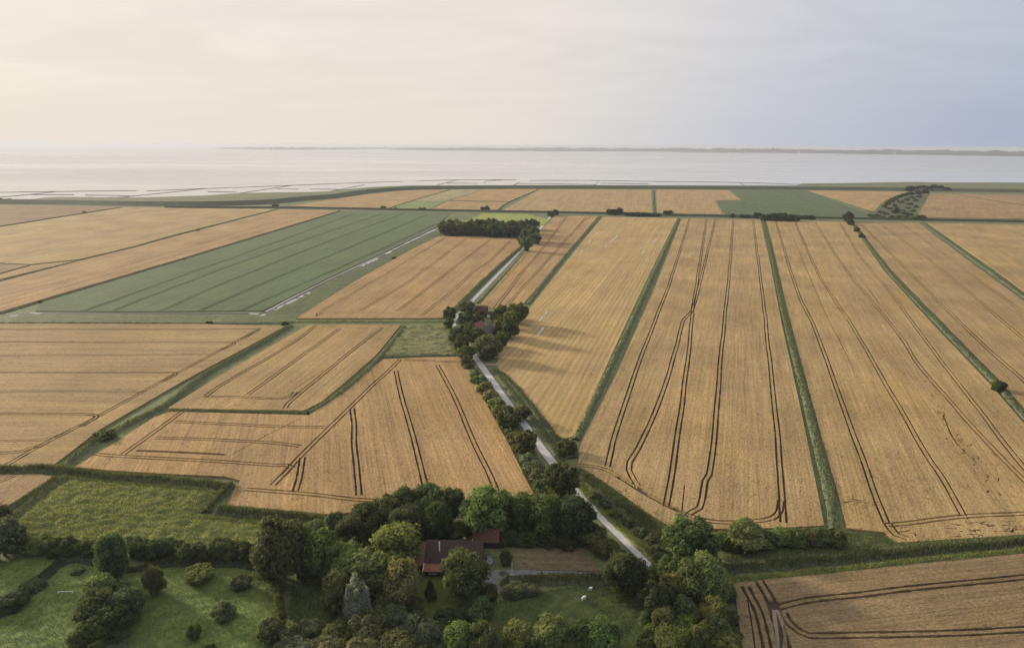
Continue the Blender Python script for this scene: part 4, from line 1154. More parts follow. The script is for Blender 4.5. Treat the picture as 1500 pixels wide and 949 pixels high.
# -- the big group left of the house
grp = 'trees around the farmyard'
for it in [
 (413,803,37,37,'round',GD,'huge dark tree standing right of the bush row'),
 (470,812,25,30,'round',GM,'dark tree between the huge dark tree and the bright farmyard trees'),
 (462,773,17,8,'shrub',GG,'low wide grey-green shrub at the ditch behind the huge dark tree'),
 (489,765,13,15,'willow',GP,'pale whitish tree at the left end of the tree row behind the house'),
 (511,783,20,21,'round',GD,'dark tree right below the pale whitish tree'),
 (536,757,24,20,'round',GD,'broad dark tree second from left in the row behind the house'),
 (568,748,22,20,'round',GM,'dark green tree third in the row behind the house, above the big lit tree'),
 (592,735,20,21,'round',GM,'tall tree behind the left wing of the house, against the wheat'),
 (626,732,25,23,'round',GM,'tall broad tree behind the dark roof, against the wheat'),
 (660,738,17,22,'round',GD,'narrow dark tree behind the right half of the dark roof'),
 (597,763,23,21,'fine',GM,'dense tree directly behind the left wing of the house'),
 (643,763,17,23,'round',GD,'dark tree close behind the dark roof'),
 (548,786,13,13,'shrub',GD,'dark shrub under the row left of the big lit tree'),
 (578,801,34,29,'round',GB,'big lit tree with spiky crown covering the left end of the house'),
 (507,820,28,25,'round',GB,'sunlit bright tree left of the big spiky tree'),
 (531,842,32,29,'round',GB,'broad sunlit tree behind the silver poplar'),
 (494,868,19,25,'round',GM,'olive tree left of the silver poplar'),
 (523,877,21,31,'poplar',SV,'silver-leaved poplar with several upright points'),
 (588,852,24,29,'round',GB,'tree with yellowish lit top below the big spiky tree'),
 (679,841,30,31,'willow',(0.125,0.145,0.075),'large weeping tree in front of the house'),
 (630,862,8,22,'cone',GD,'slim dark cypress on the garden lawn'),
 (564,886,15,14,'round',GM,'small tree right of the silver poplar'),
 (577,908,24,19,'round',GG,'grey-green tree below the garden lawn'),
 (545,917,30,22,'round',GM,'broad olive tree in front of the silver poplar'),
 (612,928,28,20,'round',GG,'grey-green tree right of the olive tree near the bottom edge'),
 (588,950,30,17,'round',GM,'tree at the bottom edge below the grey-green tree'),
 (533,952,24,15,'round',GB,'lit tree at the bottom edge below the olive tree'),
 (497,925,20,18,'shrub',GM,'olive bush left of the broad olive tree'),
 (482,948,24,14,'shrub',GP,'pale bushy tree at the bottom edge, below the paddock'),
 (395,925,17,20,'shrub',GG,'round bush at the lower end of the tall narrow hedge'),
 (424,925,13,15,'shrub',GB,'light bush right of the tall narrow hedge'),
 (447,921,18,11,'shrub',GG,'dark low bush below the paddock'),
 (430,950,24,11,'shrub',GP,'pale bush at the bottom edge under the tall hedge'),
 (651,903,15,9,'shrub',GD,'dark bush at the lower edge of the garden, left'),
 (676,899,15,10,'shrub',GD,'dark bush at the lower edge of the garden, middle'),
 (702,892,19,17,'shrub',GG,'large greyish bush at the lower right corner of the garden'),
 (716,868,12,14,'shrub',GM,'bush between the weeping tree and the drive'),
 (672,935,20,22,'round',GB,'lit pointed tree at the bottom edge left of the pasture gap'),
 (706,936,22,24,'round',GM,'second lit tree at the bottom edge left of the pasture gap'),
 (762,934,22,21,'round',GB,'yellowish lit tree at the left of the clump in front of the cows'),
 (805,928,27,26,'round',GB,'tallest tree of the clump in front of the cows'),
 (833,945,20,17,'round',GM,'dark tree at the right of the clump in front of the cows'),
 (785,950,26,16,'round',GD,'dark tree at the foot of the clump in front of the cows'),
 (873,936,34,27,'fine',GM,'dense round tree at the bottom edge below the cows'),
 # row right of the house
 (714,746,33,29,'round',GB,'big bright green tree behind the red-roofed shed'),
 (766,750,19,24,'round',GM,'tree right of the big bright tree, in the row along the road'),
 (800,752,24,27,'round',GM,'dark broad tree in the row right of the shed'),
 (843,757,29,28,'round',GD,'dark broad tree at the roadside end of the row'),
 (745,788,15,13,'shrub',GD,'dark shrub beside the red-roofed shed'),
 (772,789,16,13,'shrub',GD,'dark shrub under the row above the dry lot, left'),
 (802,791,16,12,'shrub',GD,'dark shrub under the row above the dry lot, middle'),
 (832,793,16,12,'shrub',GD,'dark shrub under the row above the dry lot, right'),
 (741,818,8,15,'shrub',GM,'narrow bush between the car and the dry lot'),
 (869,786,20,18,'shrub',GM,'broad bush beside the road at the end of the row'),
 (888,803,18,16,'shrub',GM,'middle bush beside the road above the dark round tree'),
 (906,815,13,11,'shrub',GM,'small bush beside the road next to the dark round tree'),
 (916,842,28,29,'fine',GD,'dark round dome-shaped tree at the road above the trough'),
 (740,852,6,10,'shrub',GG,'slender bush at the bend of the drive'),
 (752,865,16,12,'shrub',GG,'wide bush below the drive'),
 (775,863,14,10,'shrub',GG,'low bush right of the wide bush below the drive'),
 # right-hand wood
 (1008,791,34,30,'round',GM,'big round tree at the corner of the large wheat field'),
 (1030,846,32,30,'fine',GB,'big pale green tree in the roadside wood, bottom right'),
 (984,835,18,17,'round',GM,'dark tree between the road and the big pale green tree'),
 (958,840,13,14,'shrub',GG,'bush right at the road below its visible end'),
 (985,861,18,18,'round',GY,'bright yellow-green tree in the roadside wood'),
 (962,878,18,22,'round',GD,'dark tree right of the troughs'),
 (1003,892,19,17,'round',GG,'grey-green tree below the yellow-green one'),
 (1046,870,19,17,'round',GG,'grey tree at the field edge of the roadside wood'),
 (1046,893,19,19,'round',GY,'bright tree at the field edge of the roadside wood'),
 (1004,915,17,14,'round',GY,'small bright tree in the lower roadside wood'),
 (973,906,17,17,'round',GM,'dark leafy tree at the pasture side of the roadside wood'),
 (990,938,27,22,'fine',GM,'olive tree with brownish crown at the bottom edge, roadside wood'),
 (1030,930,18,18,'round',GM,'green tree at the bottom edge, middle of the roadside wood'),
 (1050,917,20,18,'round',GM,'tree at the lower field edge of the roadside wood'),
 (1062,943,22,16,'round',GB,'lowest tree at the field edge of the roadside wood'),
 (948,940,16,16,'shrub',GD,'dark bush at the bottom edge beside the cow pasture'),
]: tree(*it[:7], grp if it[0] < 960 else 'trees of the roadside wood')
row('{n} {noun} from the left in the hedge below the large wheat field', [
  (1058,792,13,12),(1091,782,24,18,'round',GB),(1075,796,13,10),(1122,790,15,13),(1145,787,14,14,'shrub',GB),(1165,789,14,13),(1185,789,14,13),(1205,787,14,14),(1226,790,12,13)],
  'hedge below the large wheat field', 'shrub', GM, 1.1)
row('{n} low shrub from the left in the undergrowth among the farmyard trees', [
  (446,838,13,10),(462,846,12,9),(482,842,14,12),(498,798,13,12),(525,800,14,12),(540,775,14,12),(556,768,14,12),(548,868,14,12),(560,828,13,12),(566,868,12,10),(606,884,13,10),(613,780,13,10),(632,783,13,9),(652,782,13,9),(672,778,14,11),(684,770,14,12),(610,905,14,11),(640,925,14,10),(560,935,14,12),(510,905,14,13),(735,770,14,12),(755,772,14,12),(785,775,14,12),(815,778,15,12),(850,786,14,12)],
  'undergrowth among the farmyard trees', 'shrub', GM)
row('{n} low shrub from the left in the undergrowth of the roadside wood', [
  (972,818,13,11),(978,850,13,12),(1012,868,14,12),(1020,905,15,13),(985,885,14,12),(1068,870,10,12),(1070,905,11,12),(1075,930,11,12),(950,905,12,12),(960,925,14,12),(1040,820,14,11)],
  'undergrowth of the roadside wood', 'shrub', GM)
# -- roadside bushes
row('{n} {noun} from the far end of the bushes on the left side of the road', [
  (686,536,8,7),(695,548,8,7),(702,557,11,9),(710,570,12,11),(719,581,11,10),(727,592,12,10),(735,604,12,11),(742,617,12,11),(745,632,6,5),(752,642,9,8),(760,655,9,8),(775,673,12,10,'midshrub',GP),(783,686,14,12,'midshrub',GP),(789,698,13,12,'midshrub',GP),(796,711,12,11,'midshrub',GP)],
  'bushes along the left side of the road', 'midshrub', (0.22,0.24,0.10))  # pale leaf colour raised to carry the sunlight on these bushes
tree(746,609,15,15,'mid',GM,'dark roadside tree overhanging the road, upper left one of a pair')
tree(764,604,12,10,'mid',GM,'roadside tree overhanging the road, right one of a pair')
tree(770,646,14,15,'mid',GM,'single dark roadside tree halfway along the road')
tree(823,702,22,22,'round',GD,'large dark tree hanging over the road at the field entrance')
tree(830,657,14,13,'midshrub',GD,'round dark bush at the lower end of the stubble field ditch')
row('{n} low bush from the far end in the rough herbs right of the road', [(872,726,8,7),(886,738,9,8),(902,752,9,8),(920,765,9,8),(938,779,10,8),(955,790,9,8),(962,806,8,8)], 'low bushes right of the road', 'midshrub', GG)
# -- the middle farm
row('{n} tree from the left around the farmstead at the bend of the road', [
 (658,459,8,9),(657,473,7,8),(685,452,12,10),(681,464,10,8),(700,466,9,8),(672,490,13,13),(678,503,11,12),(699,492,11,12),(717,506,16,15,'mid',GB),(711,519,9,8),(736,455,9,8),(759,457,13,14),(736,477,11,12),(748,478,13,15),(752,466,12,12),(734,497,8,9),(683,516,11,10),(684,529,9,8),(688,478,8,7),(725,466,6,5)],
 'trees around the farmstead at the bend', 'mid', GM)
# -- the rectangular wood
wp = [(p.x, p.y) for p in P([(644,345.5),(758,349),(768,344),(796,332),(786,332),(770,340),(700,340.5),(650,339)])]
wl = []
rr = random.Random(3)
y = min(p[1] for p in wp)+6
while y < max(p[1] for p in wp):
    x = min(p[0] for p in wp)+rr.uniform(0, 6)
    while x < max(p[0] for p in wp):
        q = (x+rr.uniform(-3, 3), y+rr.uniform(-6, 6))
        if in_poly(np.array([q[0]]), np.array([q[1]]), wp)[0]: wl.append((q[0], q[1]))
        x += rr.uniform(8, 15)
    y += 13
wl.sort(key=lambda q: q[0]/q[1])
for i, q in enumerate(wl):
    R = rr.uniform(6.6, 10.4)
    tree(0, 0, 0, 0, 'mid', GM if rr.random() < 0.6 else GD, f'{ordinal(i+1)} tree counted from the left in the dark rectangular wood', 'trees of the dark rectangular wood', base=Vector((q[0], q[1], 0)), size=(R, R*rr.uniform(0.82, 1.05)))
row('{n} pale tree from the left at the road end of the dark wood', [(776,342,11,10,'mid',GG),(770,356,8,10,'mid',GG),(783,349,8,8,'mid',GG),(764,349,6,5,'mid',GG)], 'pale trees at the road end of the wood', 'mid', GG)
row('{n} small tree from the left where the road meets the long bank', [(805.5,313,4,5),(814,312,4.5,5),(808,316,3,3)], 'small trees where the road meets the bank', 'far', GD)
# -- scattered along the long bank
row('{n} {noun} from the left along the long low bank', [
 (403,302,4,2.6),(561,304.5,3.6,2.6),(580,306,2.2,1.6),(619,306.5,4,2.2),(708,306,3,3),(714,305.5,2.6,3.2),
 (893,311.5,4,4),(900,311,4.5,4.5),(907,310.5,4.5,4.8),(918,314,4,2.8),(926,314.4,5,2.8),(935,314.6,5,2.8),(944,314.6,5,2.8),(953,314.8,5,2.6),(962,315.2,4,2.4),(979,312.5,5,4),
 (1073,316.5,3,3),(1088,317,4,2.4),(1096,317.5,4,2.4),(1109,316,5,4.5),
 (1172,318.6,4,2.6),(1180,318.8,5,3),(1188,319,5,3),(1242,319,6,7),(1246,327,4,4),(1255,337,3.5,3.5),(1262,346,3.5,3.5)],
 'bushes along the long low bank', 'far', GD, 1.2)
row('{n} {noun} from the left in the dense clump at the head of the right-hand fields', [(1119,320,4,5),(1126,319.5,5,5.5),(1134,319.5,5.5,6),(1142,319.5,5.5,6),(1150,319.5,5.5,6),(1158,320.5,5,5.5),(1165,321,4.5,5)], 'clump at the head of the right-hand fields', 'far', GD, 1.15)
row('{n} {noun} from the left in the scrub at the far right', [
 (1275,316,4,2.5),(1284,317,5,3),(1293,318.5,4,2),(1306,319,5,2.8),(1312,309,5,6),(1311,302.5,3,4),(1318,318,5,3),(1327,319,5,3.5),(1336,320,5,3.5),(1345,319.5,6,4.5),(1352,319,5,4),(1322,309,4,2),(1330,305,4,1.8),(1325,313,5,2),(1333,314,4,2),
 (1296,303,4,3),(1300,298,4,3.4),(1306,294,4.5,3.4),(1311,291,4.5,3.2),(1304,306,3,2.4),(1319,296,4,2.6),(1327,293,4,2.4),(1336,290,4,2.6),(1341,294,3.6,2.2),(1333,299,4,2.2),(1342,303,3.4,2.2),(1338,309,3.6,2.4),(1290,311,3.4,2.6),(1297,313,3.6,2.4),(1346,288,4,2.8)],
 'scrub bushes at the far right', 'far', GM)
row('{n} {noun} from the left in the small wood by the dyke, far right', [
 (1318,288,4,2.5),(1325,286,4.5,2.5),(1333,284,5,3),(1332,277,5,4.5),(1341,276.5,5,4.5),(1350,276,5.5,4.8),(1359,276.5,5.5,5),(1368,276,6,5),(1377,276.5,5.5,4.8),(1386,278,5,3.5),(1345,282.5,5,3),(1355,281.5,5,3.5)],
 'small wood by the dyke, far right', 'far', (0.036,0.048,0.024))
tree(1463,567,9,10,'midshrub',GD,'lone dark bush on the ditch at the right edge')
tree(152,638,14,9,'midshrub',GM,'wide bush on the ditch beside the left wheat field')
tree(134,647,8,5,'midshrub',GM,'small bush on the ditch left of the wide bush')
tree(307,473,4,3,'far',GD,'tiny dark bush on the grass strip below the beet field')
tree(417,474,5,3,'far',GD,'dark bush at the corner where the ditches meet below the beet field')
tree(577,378,2.6,2.2,'far',GD,'tiny bush beside the wet ditch of the beet field')
tree(270,380,2,1.4,'far',GD,'tiny bush on the upper edge of the beet field')
tree(58,442,3,2,'far',GD,'tiny bush at the left corner of the beet field')
tree(123,311,2,1.6,'far',GD,'tiny bush on the edge of the dark brown field at the left')
tree(290,337.5,2.5,1.6,'far',GD,'tiny bush on the boundary between the two pale fields at the left')
row('{n} tiny bush from the left on the dyke at the left edge', [(2,292.5,3,2),(8,292.8,2.4,1.6),(14,292.5,2.6,1.8)], 'tiny bushes on the dyke at the left edge', 'far', GD)

# ================================================================== BUILDINGS
def gable_house(name, px, length, width, eave, ridge, rz, wall, roof, label, cat='house', over=0.4):
    """long axis local X; px is the middle of the front wall's foot"""
    p = G(*px)
    R = Matrix.Rotation(rz, 3, 'Z')
    c = p+R @ Vector((0, width/2, 0))
    t = empty(name, c, rz)
    L, Wd = length/2, width/2
    MB().prism([(-Wd,-0.02),(Wd,-0.02),(Wd,eave),(0,ridge-0.12),(-Wd,eave)], -L, L).build('wall', wall, t)
    s = (ridge-eave)/Wd
    o = Wd+over
    th = 0.22
    ye, ze = o, eave-over*s
    rf = MB()
    rf.prism([(-ye,ze),(0,ridge),(ye,ze),(ye,ze+th),(0,ridge+th),(-ye,ze+th)], -L-over*0.6, L+over*0.6)
    r_ = rf.build('roof', roof, t)
    tag(t, label, cat)
    return t, r_
def window(parent, x, z, w, h, y, facing=-1):
    f = MB()
    d0, d1 = (y-0.06, y+0.02) if facing < 0 else (y-0.02, y+0.06)
    b_ = 0.09
    f.box(x-w/2, x+w/2, d0, d1, z, z+b_).box(x-w/2, x+w/2, d0, d1, z+h-b_, z+h).box(x-w/2, x-w/2+b_, d0, d1, z+b_+.002, z+h-b_-.002).box(x+w/2-b_, x+w/2, d0, d1, z+b_+.002, z+h-b_-.002).box(x-b_/3, x+b_/3, d0, d1, z+b_+.002, z+h-b_-.002)
    o = f.build('window', 'white_paint', parent)
    MB().box(x-w/2+b_+.003, x+w/2-b_-.003, y-0.035 if facing < 0 else y+0.01, y-0.01 if facing < 0 else y+0.035, z+b_+.003, z+h-b_-.003).build('pane', 'glass', o)
    return o
def door(parent, x, w, h, y, mat='door_blue'):
    o = MB().box(x-w/2, x+w/2, y-0.05, y+0.02, 0.02, h).build('door', mat, parent)
    MB().box(x+w/2-0.22, x+w/2-0.12, y-0.10, y-0.051, 1.0, 1.08).build('handle', 'chrome', o)
    return o
def roof_courses(roof_obj, length, width, eave, ridge, over, mat, n=9, dz=0.24):
    """raised courses across the slope towards the camera and behind, so that the roof is not one flat sheet"""
    Wd = width/2; s = (ridge-eave)/Wd; ye = Wd+over; ze = eave-over*s
    for sg in (-1, 1):
        for i in range(n):
            t0 = i/n; t1 = (i+0.93)/n
            y0, z0 = sg*ye*(1-t0), ze+(ridge-ze)*t0+dz
            y1, z1 = sg*ye*(1-t1), ze+(ridge-ze)*t1+dz
            L = length/2+over*0.5
            prof = [(y0,z0),(y1,z1),(y1,z1+0.02),(y0,z0+0.07)]
            if sg > 0: prof = prof[::-1]
            MB().prism(prof, -L, L).build('tile_course', mat, roof_obj)
HZ = math.radians(-2)
# main house: dark roof with a lower band of orange tiles over the front, orange wing on the left
t, r_ = gable_house('farmhouse', (664,837), 16.4, 10.0, 2.7, 7.0, HZ, 'brick_wall', 'roof_dark', 'long farmhouse with dark roof, orange tile band and orange left wing', 'house', 0.5)
roof_courses(r_, 16.4, 10.0, 2.7, 7.0, 0.5, 'roof_dark', 10)
# orange tile band: the eave continued outwards over a front lean-to
MB().prism([(-8.0,1.75),(-5.4,2.42),(-5.4,2.72),(-8.0,2.0)], -8.3, 8.3).build('eave_tiles', 'roof_orange', t)
MB().box(-8.0, 8.0, -7.6, -5.02, -0.02, 1.86).build('front_wall', 'timber_dark', t)
for x in (-6.2, -5.0, -2.0, 1.2, 4.4): window(t, x, 0.75, 1.0, 0.95, -7.6)
door(t, 2.9, 1.0, 1.8, -7.6, 'timber_dark')
for x in (-8.42, 8.42): MB().prism([(-8.05,1.7),(-5.2,2.4),(-5.2,2.85),(-8.05,2.15)], x-0.08, x+0.08).build('gable_board', 'white_paint', t)
fl = MB().tube((-4.2,-2.6,4.9),(-4.2,-2.6,8.2),0.16,0.16,10).build('flue_pipe', 'white_paint', r_)
MB().box(2.5, 3.3, -0.4, 0.4, 6.8, 8.0).build('chimney', 'brick_wall', r_)
# left wing
w = MB().prism([(-5.0,-0.02),(3.6,-0.02),(3.6,2.5),(-0.7,6.1),(-5.0,2.5)], -12.8, -8.24).build('wing_wall', 'brick_wall', t)
wr = MB().prism([(-5.7,1.95),(-0.7,6.2),(4.3,1.95),(4.3,2.2),(-0.7,6.45),(-5.7,2.2)], -13.1, -8.25).build('wing_roof', 'roof_orange', t)
for i in range(8):
    t0, t1 = i/8, (i+0.93)/8
    y0, z0 = -5.7+5.0*t0, 2.22+4.25*t0; y1, z1 = -5.7+5.0*t1, 2.22+4.25*t1
    MB().prism([(y0,z0),(y1,z1),(y1,z1+0.02),(y0,z0+0.08)], -13.0, -8.3).build('tile_course', 'roof_orange', wr)
window(t, -10.5, 0.9, 1.1, 1.1, -5.0)
# red shed
t, r_ = gable_house('shed', (712,803), 7.8, 5.6, 2.5, 5.2, HZ, 'timber_dark', 'roof_red', 'dark shed with red tiled roof beside the farmhouse', 'shed', 0.4)
roof_courses(r_, 7.8, 5.6, 2.5, 5.2, 0.4, 'roof_red', 8)
MB().box(0.4, 3.2, -2.86, -2.78, 0.03, 2.2).build('door', 'door_blue', t)
MB().box(-3.2, -0.4, -2.86, -2.78, 0.03, 2.2).build('door', 'rubber', t)
for x in (-4.2,): MB().prism([(-3.3,2.02),(-2.6,2.7),(-2.6,3.0),(-3.3,2.3)], x-0.08, x+0.06).build('gable_board', 'white_paint', t)
# buildings of the farmstead at the bend
t, r_ = gable_house('farmhouse', (708,487), 11.0, 8.0, 2.6, 6.6, math.radians(68), 'brick_wall', 'roof_orange', 'small farmhouse with sunlit orange roof among the trees at the road bend', 'house')
roof_courses(r_, 11.0, 8.0, 2.6, 6.6, 0.4, 'roof_orange', 7)
for x in (-3, 0, 3): window(t, x, 0.9, 1.0, 1.1, -4.0)
door(t, 1.5, 1.0, 2.0, -4.0)
MB().box(-1.2, -0.5, -0.35, 0.35, 6.4, 7.6).build('chimney', 'brick_wall', r_)
t, r_ = gable_house('barn', (721,492), 15.0, 8.5, 3.0, 6.4, math.radians(68), 'timber_dark', 'roof_grey', 'long grey-roofed barn in the shade of the farmstead trees', 'barn')
roof_courses(r_, 15.0, 8.5, 3.0, 6.4, 0.4, 'roof_grey', 6)
MB().box(-2, 1, -4.31, -4.24, 0.03, 2.7).build('door', 'door_blue', t)
t, r_ = gable_house('barn', (705,463), 8.5, 7.0, 3.6, 6.6, math.radians(-4), 'brick_wall', 'roof_red', 'brownish brick barn at the back of the farmstead at the bend', 'barn')
roof_courses(r_, 8.5, 7.0, 3.6, 6.6, 0.4, 'roof_red', 6)
MB().box(-1.4, 1.4, -3.57, -3.49, 0.03, 2.7).build('door', 'timber_dark', t)
t, r_ = gable_house('shed', (720,465), 10.5, 5.0, 2.4, 3.6, math.radians(-6), 'timber_dark', 'roof_dark', 'low dark shed next to the brick barn of the farmstead', 'shed')
roof_courses(r_, 10.5, 5.0, 2.4, 3.6, 0.4, 'roof_dark', 4)
MB().box(-3.4, -1.0, -2.57, -2.49, 0.03, 2.0).build('door', 'white_paint', t)

# far shore: buildings one can make out
def far_building(px, w, h, mat, label, tower=False):
    p = G(px[0], px[1], -1.0); d = p.xy.normalized()
    q = Vector((p.x+d.x*220, p.y+d.y*220, 0.0))
    t = empty('tower' if tower else 'building', q, math.atan2(-d.x, d.y))
    MB().box(-w/2, w/2, -w/3, w/3, -2.0, h*0.8).build('wall', mat, t)
    if tower: MB().tube((0,0,h*0.8),(0,0,h),w*0.36,w*0.05,8).build('roof', mat, t)
    else: MB().prism([(-w/3-1,h*0.8),(w/3+1,h*0.8),(0,h)], -w/2-1, w/2+1).build('roof', mat, t)
    tag(t, label, 'tower' if tower else 'building')
far_building((405,219.4), 26, 84, 'far_town', 'tallest tower on the hazy island skyline at the left', True)
far_building((397,219.4), 40, 62, 'far_town', 'blocky building left of the tallest tower on the island skyline')
far_building((475,219.2), 24, 86, 'far_town', 'slim tower right of the middle of the hazy island', True)
far_building((410,219.4), 36, 56, 'far_town', 'block just right of the tallest island tower')
far_building((332,218.6), 18, 48, 'far_town', 'small tower near the left tip of the island', True)
far_building((515,219), 26, 52, 'far_town', 'low tower towards the right end of the hazy island', True)
far_building((393,219.5), 60, 28, 'far_white', 'pale house row at the waterline below the island towers')
far_building((468,219.3), 60, 24, 'far_white', 'pale house row at the waterline in the middle of the island')
far_building((495,219.2), 40, 26, 'far_white', 'pale house right of the middle of the island waterline')
far_building((1132,224), 14, 112, 'far_town', 'tall thin chimney on the far coast at the right', True)
far_building((1133,224.2), 60, 22, 'far_white', 'pale hall at the foot of the thin chimney')
far_building((1093,223.8), 40, 26, 'far_white', 'pale building on the far coast left of the thin chimney')
far_building((1170,224.8), 34, 36, 'far_white', 'whitest building on the far coast right of the thin chimney')
far_building((1310,226.6), 40, 24, 'far_white', 'pale building on the far right coast')

# ================================================================== CAR, COWS, SMALL THINGS
p = G(717, 822)
car = tag(empty('car', p, math.radians(4)), 'small silver-blue car parked on the grass beside the shed', 'car')
prof = [(-2.05,0.32),(2.05,0.32),(2.08,0.72),(1.25,0.92),(0.55,1.42),(-1.25,1.46),(-1.95,0.98),(-2.1,0.7)]
bm = MB().prism(prof, -0.84, 0.84)
bmesh.ops.recalc_face_normals(bm.bm, faces=bm.bm.faces)
bmesh.ops.bevel(bm.bm, geom=list(bm.bm.edges), offset=0.09, segments=2, affect='EDGES')
for v in bm.bm.verts:
    if v.co.z > 0.95: v.co.x *= 1-0.18*(v.co.z-0.95)/0.5
bm.build('body', 'car_paint', car)
MB().poly([(-0.62,-1.93,1.04),(0.62,-1.93,1.04),(0.56,-1.36,1.40),(-0.56,-1.36,1.40)]).build('rear_window', 'glass', car)
MB().poly([(-0.66,1.24,1.0),(0.66,1.24,1.0),(0.56,0.66,1.40),(-0.56,0.66,1.40)]).build('windscreen', 'glass', car)
for s in (-1, 1):
    MB().poly([(s*0.80,-1.4,1.02),(s*0.80,0.95,1.02),(s*0.72,0.5,1.36),(s*0.72,-1.1,1.38)]).build('side_window', 'glass', car)
    MB().box(s*0.66-0.12, s*0.66+0.12, -2.16, -2.07, 0.66, 0.86).build('tail_light', 'lamp_red', car)
    MB().box(s*0.62-0.16, s*0.62+0.16, 2.03, 2.12, 0.56, 0.70).build('headlight', 'chrome', car)
    for y in (-1.3, 1.3):
        wh = MB().tube((s*0.66,y,0.32),(s*0.86,y,0.32),0.32,0.32,16).build('tyre', 'rubber', car)
        MB().tube((s*0.861,y,0.32),(s*0.875,y,0.32),0.19,0.17,12).build('rim', 'chrome', wh)
MB().box(-0.26, 0.26, -2.15, -2.09, 0.48, 0.60).build('number_plate', 'white_paint', car)

def cow(px, rz, label, mat, mat_head, s=1.0):
    p = G(*px); p.z = ground_z(p)-0.03
    t = empty('cow', p, rz, (s, s, s))
    # body, neck and head grazing: one continuous skin (local +X is forward)
    me = bpy.data.meshes.new('body')
    J = {'pel':(-0.62,0,1.12),'tail0':(-0.98,0,1.25),'bel':(-0.1,0,1.05),'che':(0.5,0,1.06),'nk':(0.85,0,1.10),'nk2':(1.18,0,0.78),'hd':(1.42,0,0.42),'mz':(1.62,0,0.16),
         'hl':(-0.72,0.24,0.82),'hlk':(-0.62,0.25,0.62),'hlh':(-0.80,0.25,0.40),'hlf':(-0.76,0.25,0.06),
         'hr':(-0.72,-0.24,0.82),'hrk':(-0.62,-0.25,0.62),'hrh':(-0.80,-0.25,0.40),'hrf':(-0.70,-0.25,0.06),
         'fl':(0.52,0.22,0.74),'flk':(0.55,0.22,0.42),'flf':(0.56,0.22,0.06),'fr':(0.50,-0.22,0.74),'frk':(0.50,-0.22,0.42),'frf':(0.42,-0.22,0.06),
         'el':(1.26,0.24,0.62),'er':(1.26,-0.24,0.62)}
    RD = {'pel':0.36,'tail0':0.10,'bel':0.42,'che':0.36,'nk':0.24,'nk2':0.16,'hd':0.14,'mz':0.09,'el':0.05,'er':0.05}
    E = [('pel','tail0'),('pel','bel'),('bel','che'),('che','nk'),('nk','nk2'),('nk2','hd'),('hd','mz'),('nk2','el'),('nk2','er'),
         ('pel','hl'),('hl','hlk'),('hlk','hlh'),('hlh','hlf'),('pel','hr'),('hr','hrk'),('hrk','hrh'),('hrh','hrf'),('che','fl'),('fl','flk'),('flk','flf'),('che','fr'),('fr','frk'),('frk','frf')]
    ks = list(J)
    me.from_pydata([J[k] for k in ks], [(ks.index(a), ks.index(b_)) for a, b_ in E], [])
    ob = link('body', me, None, parent=t)
    ob.modifiers.new('skin', 'SKIN'); ob.modifiers.new('sub', 'SUBSURF').levels = 1
    for i, k in enumerate(ks):
        r = RD.get(k, 0.15 if k in ('hl','hr') else 0.12 if k in ('fl','fr') else 0.085 if k.endswith('k') else 0.065)
        me.skin_vertices[0].data[i].radius = (r, r)
    me.skin_vertices[0].data[0].use_root = True
    dg = bpy.context.evaluated_depsgraph_get(); dg.update()
    ev = bpy.data.meshes.new_from_object(ob.evaluated_get(dg))
    ob.modifiers.clear(); ob.data = ev
    ev.materials.clear(); ev.materials.append(MATS[mat])
    ev.materials.append(MATS[mat_head])
    for pl in ev.polygons:
        pl.use_smooth = True
        if pl.center.x > 1.15: pl.material_index = 1
    MB().tube((-1.0,0,1.24),(-1.12,0,0.6),0.035,0.02,6).tube((-1.12,0,0.6),(-1.13,0,0.42),0.04,0.015,6).build('tail', mat, t)
    for s_ in (-1, 1): MB().tube((1.20,s_*0.12,0.80),(1.24,s_*0.24,0.92),0.035,0.012,6).build('horn', 'white_paint', t)
    return tag(t, label, 'cow', 'cows grazing on the pasture')
cow((855,880), math.radians(40), 'white cow with dark head grazing in the open pasture', 'cow_white', 'cow_black', 0.88)
cow((866,866), math.radians(-15), 'black and white cow at the reed bank behind the white cow', 'cow_hide', 'cow_black', 0.85)

def trough(px, rz, label, l=1.8):
    p = G(*px); p.z = ground_z(p)
    t = empty('feed_trough', p, rz)
    mb = MB()
    mb.prism([(-0.32,0.55),(0.32,0.55),(0.36,0.62),(0.28,0.62),(0.2,0.36),(-0.2,0.36),(-0.28,0.62),(-0.36,0.62)][::1], -l/2, l/2) if False else mb.box(-l/2, l/2, -0.34, 0.34, 0.40, 0.46)
    mb.box(-l/2, l/2, -0.36, -0.30, 0.465, 0.72).box(-l/2, l/2, 0.30, 0.36, 0.465, 0.72).box(-l/2, -l/2+0.06, -0.295, 0.295, 0.465, 0.70).box(l/2-0.06, l/2, -0.295, 0.295, 0.465, 0.70)
    mb.build('basin', 'chrome', t)
    for sx in (-1, 1):
        for sy in (-1, 1): MB().box(sx*l*0.42-0.05, sx*l*0.42+0.05, sy*0.26-0.05, sy*0.26+0.05, 0.0, 0.399).build('leg', 'chrome', t)
    return tag(t, label, 'trough', 'feed troughs')
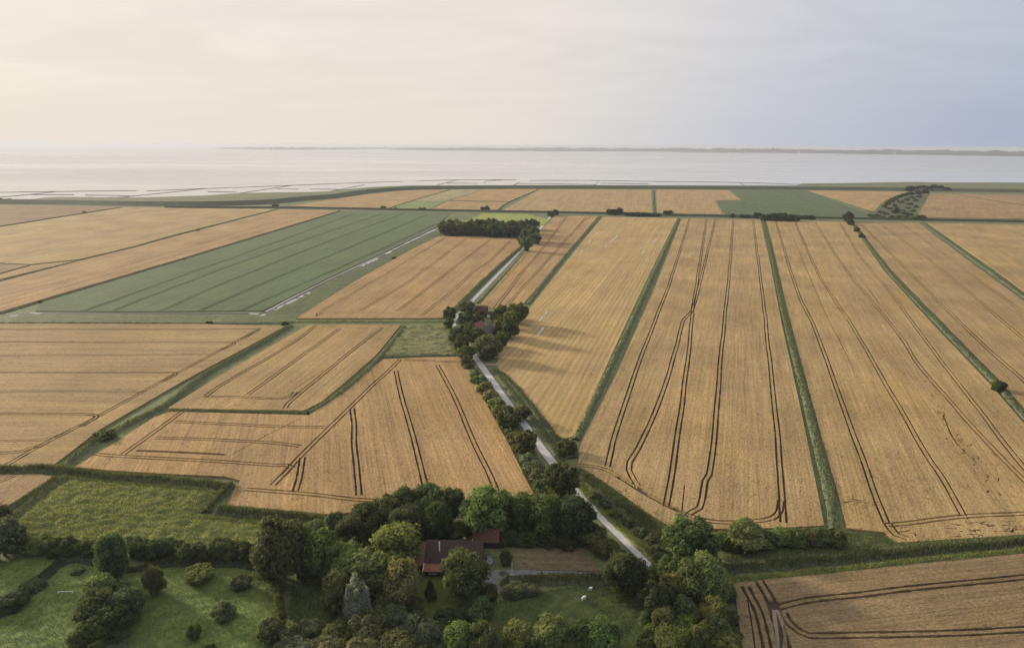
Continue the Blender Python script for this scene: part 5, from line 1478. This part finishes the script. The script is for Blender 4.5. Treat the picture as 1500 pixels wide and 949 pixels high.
trough((921,871), math.radians(-22), 'pale trough in the shade under the dark round tree')
trough((929,890), math.radians(12), 'white trough on the bare soil at the pasture edge')
# white bar on two low stands in the left pasture
p = G(97, 870); p.z = ground_z(p)+0.05
t = tag(empty('jump_bar', p, math.radians(3)), 'white bar lying on low stands in the left pasture', 'bar')
MB().tube((-2.1,0,0.45),(2.1,0,0.45),0.09,0.09,8).build('pole', 'white_paint', t)
for x in (-1.9, 1.9): MB().box(x-0.08, x+0.08, -0.35, 0.35, 0.0, 0.34).build('stand', 'white_paint', t)
# marker pole at the drive
t = tag(empty('marker_pole', G(750, 842)), 'white pole with orange top beside the drive at the dry lot', 'pole')
MB().tube((0,0,0),(0,0,4.3),0.09,0.075,10).build('shaft', 'white_paint', t)
MB().tube((0,0,4.3),(0,0,5.2),0.08,0.05,10).build('tip', 'orange_paint', t)
MB().box(-0.7, 0.7, -0.25, 0.25, 0.0, 0.14).build('foot', 'white_paint', t)
# wheeled bin on the drive
t = tag(empty('wheeled_bin', G(793.5, 843)), 'black wheeled bin standing on the gravel drive', 'bin')
bm = MB().box(-0.3, 0.3, -0.35, 0.35, 0.12, 1.0)
for v in bm.bm.verts:
    if v.co.z < 0.5: v.co.x *= 0.8; v.co.y *= 0.8
bm.build('body', 'bin_black', t)
MB().prism([(-0.4,1.005),(0.4,1.005),(0.38,1.10),(-0.38,1.06)], -0.33, 0.33).build('lid', 'bin_black', t)
for s in (-1, 1): MB().tube((s*0.22,0.3,0.11),(s*0.30,0.3,0.11),0.11,0.11,12).build('wheel', 'rubber', t)
# navigation beacon out on the water
p = G(85, 222, -1)
t = tag(empty('sea_mark', p), 'tiny dark sea mark standing in the hazy water far left', 'beacon')
MB().tube((0,0,-1),(0,0,26),2.2,1.2,8).build('post', 'far_town', t)
MB().tube((0,0,20),(0,0,30),6.0,0.6,8).build('topmark', 'far_town', t)

# ================================================================== HAZE
hz = MB().box(-70000, 70000, -5000, 95000, -4.0, 128.0).build('haze', 'haze_air')
tag(hz, kind='stuff')
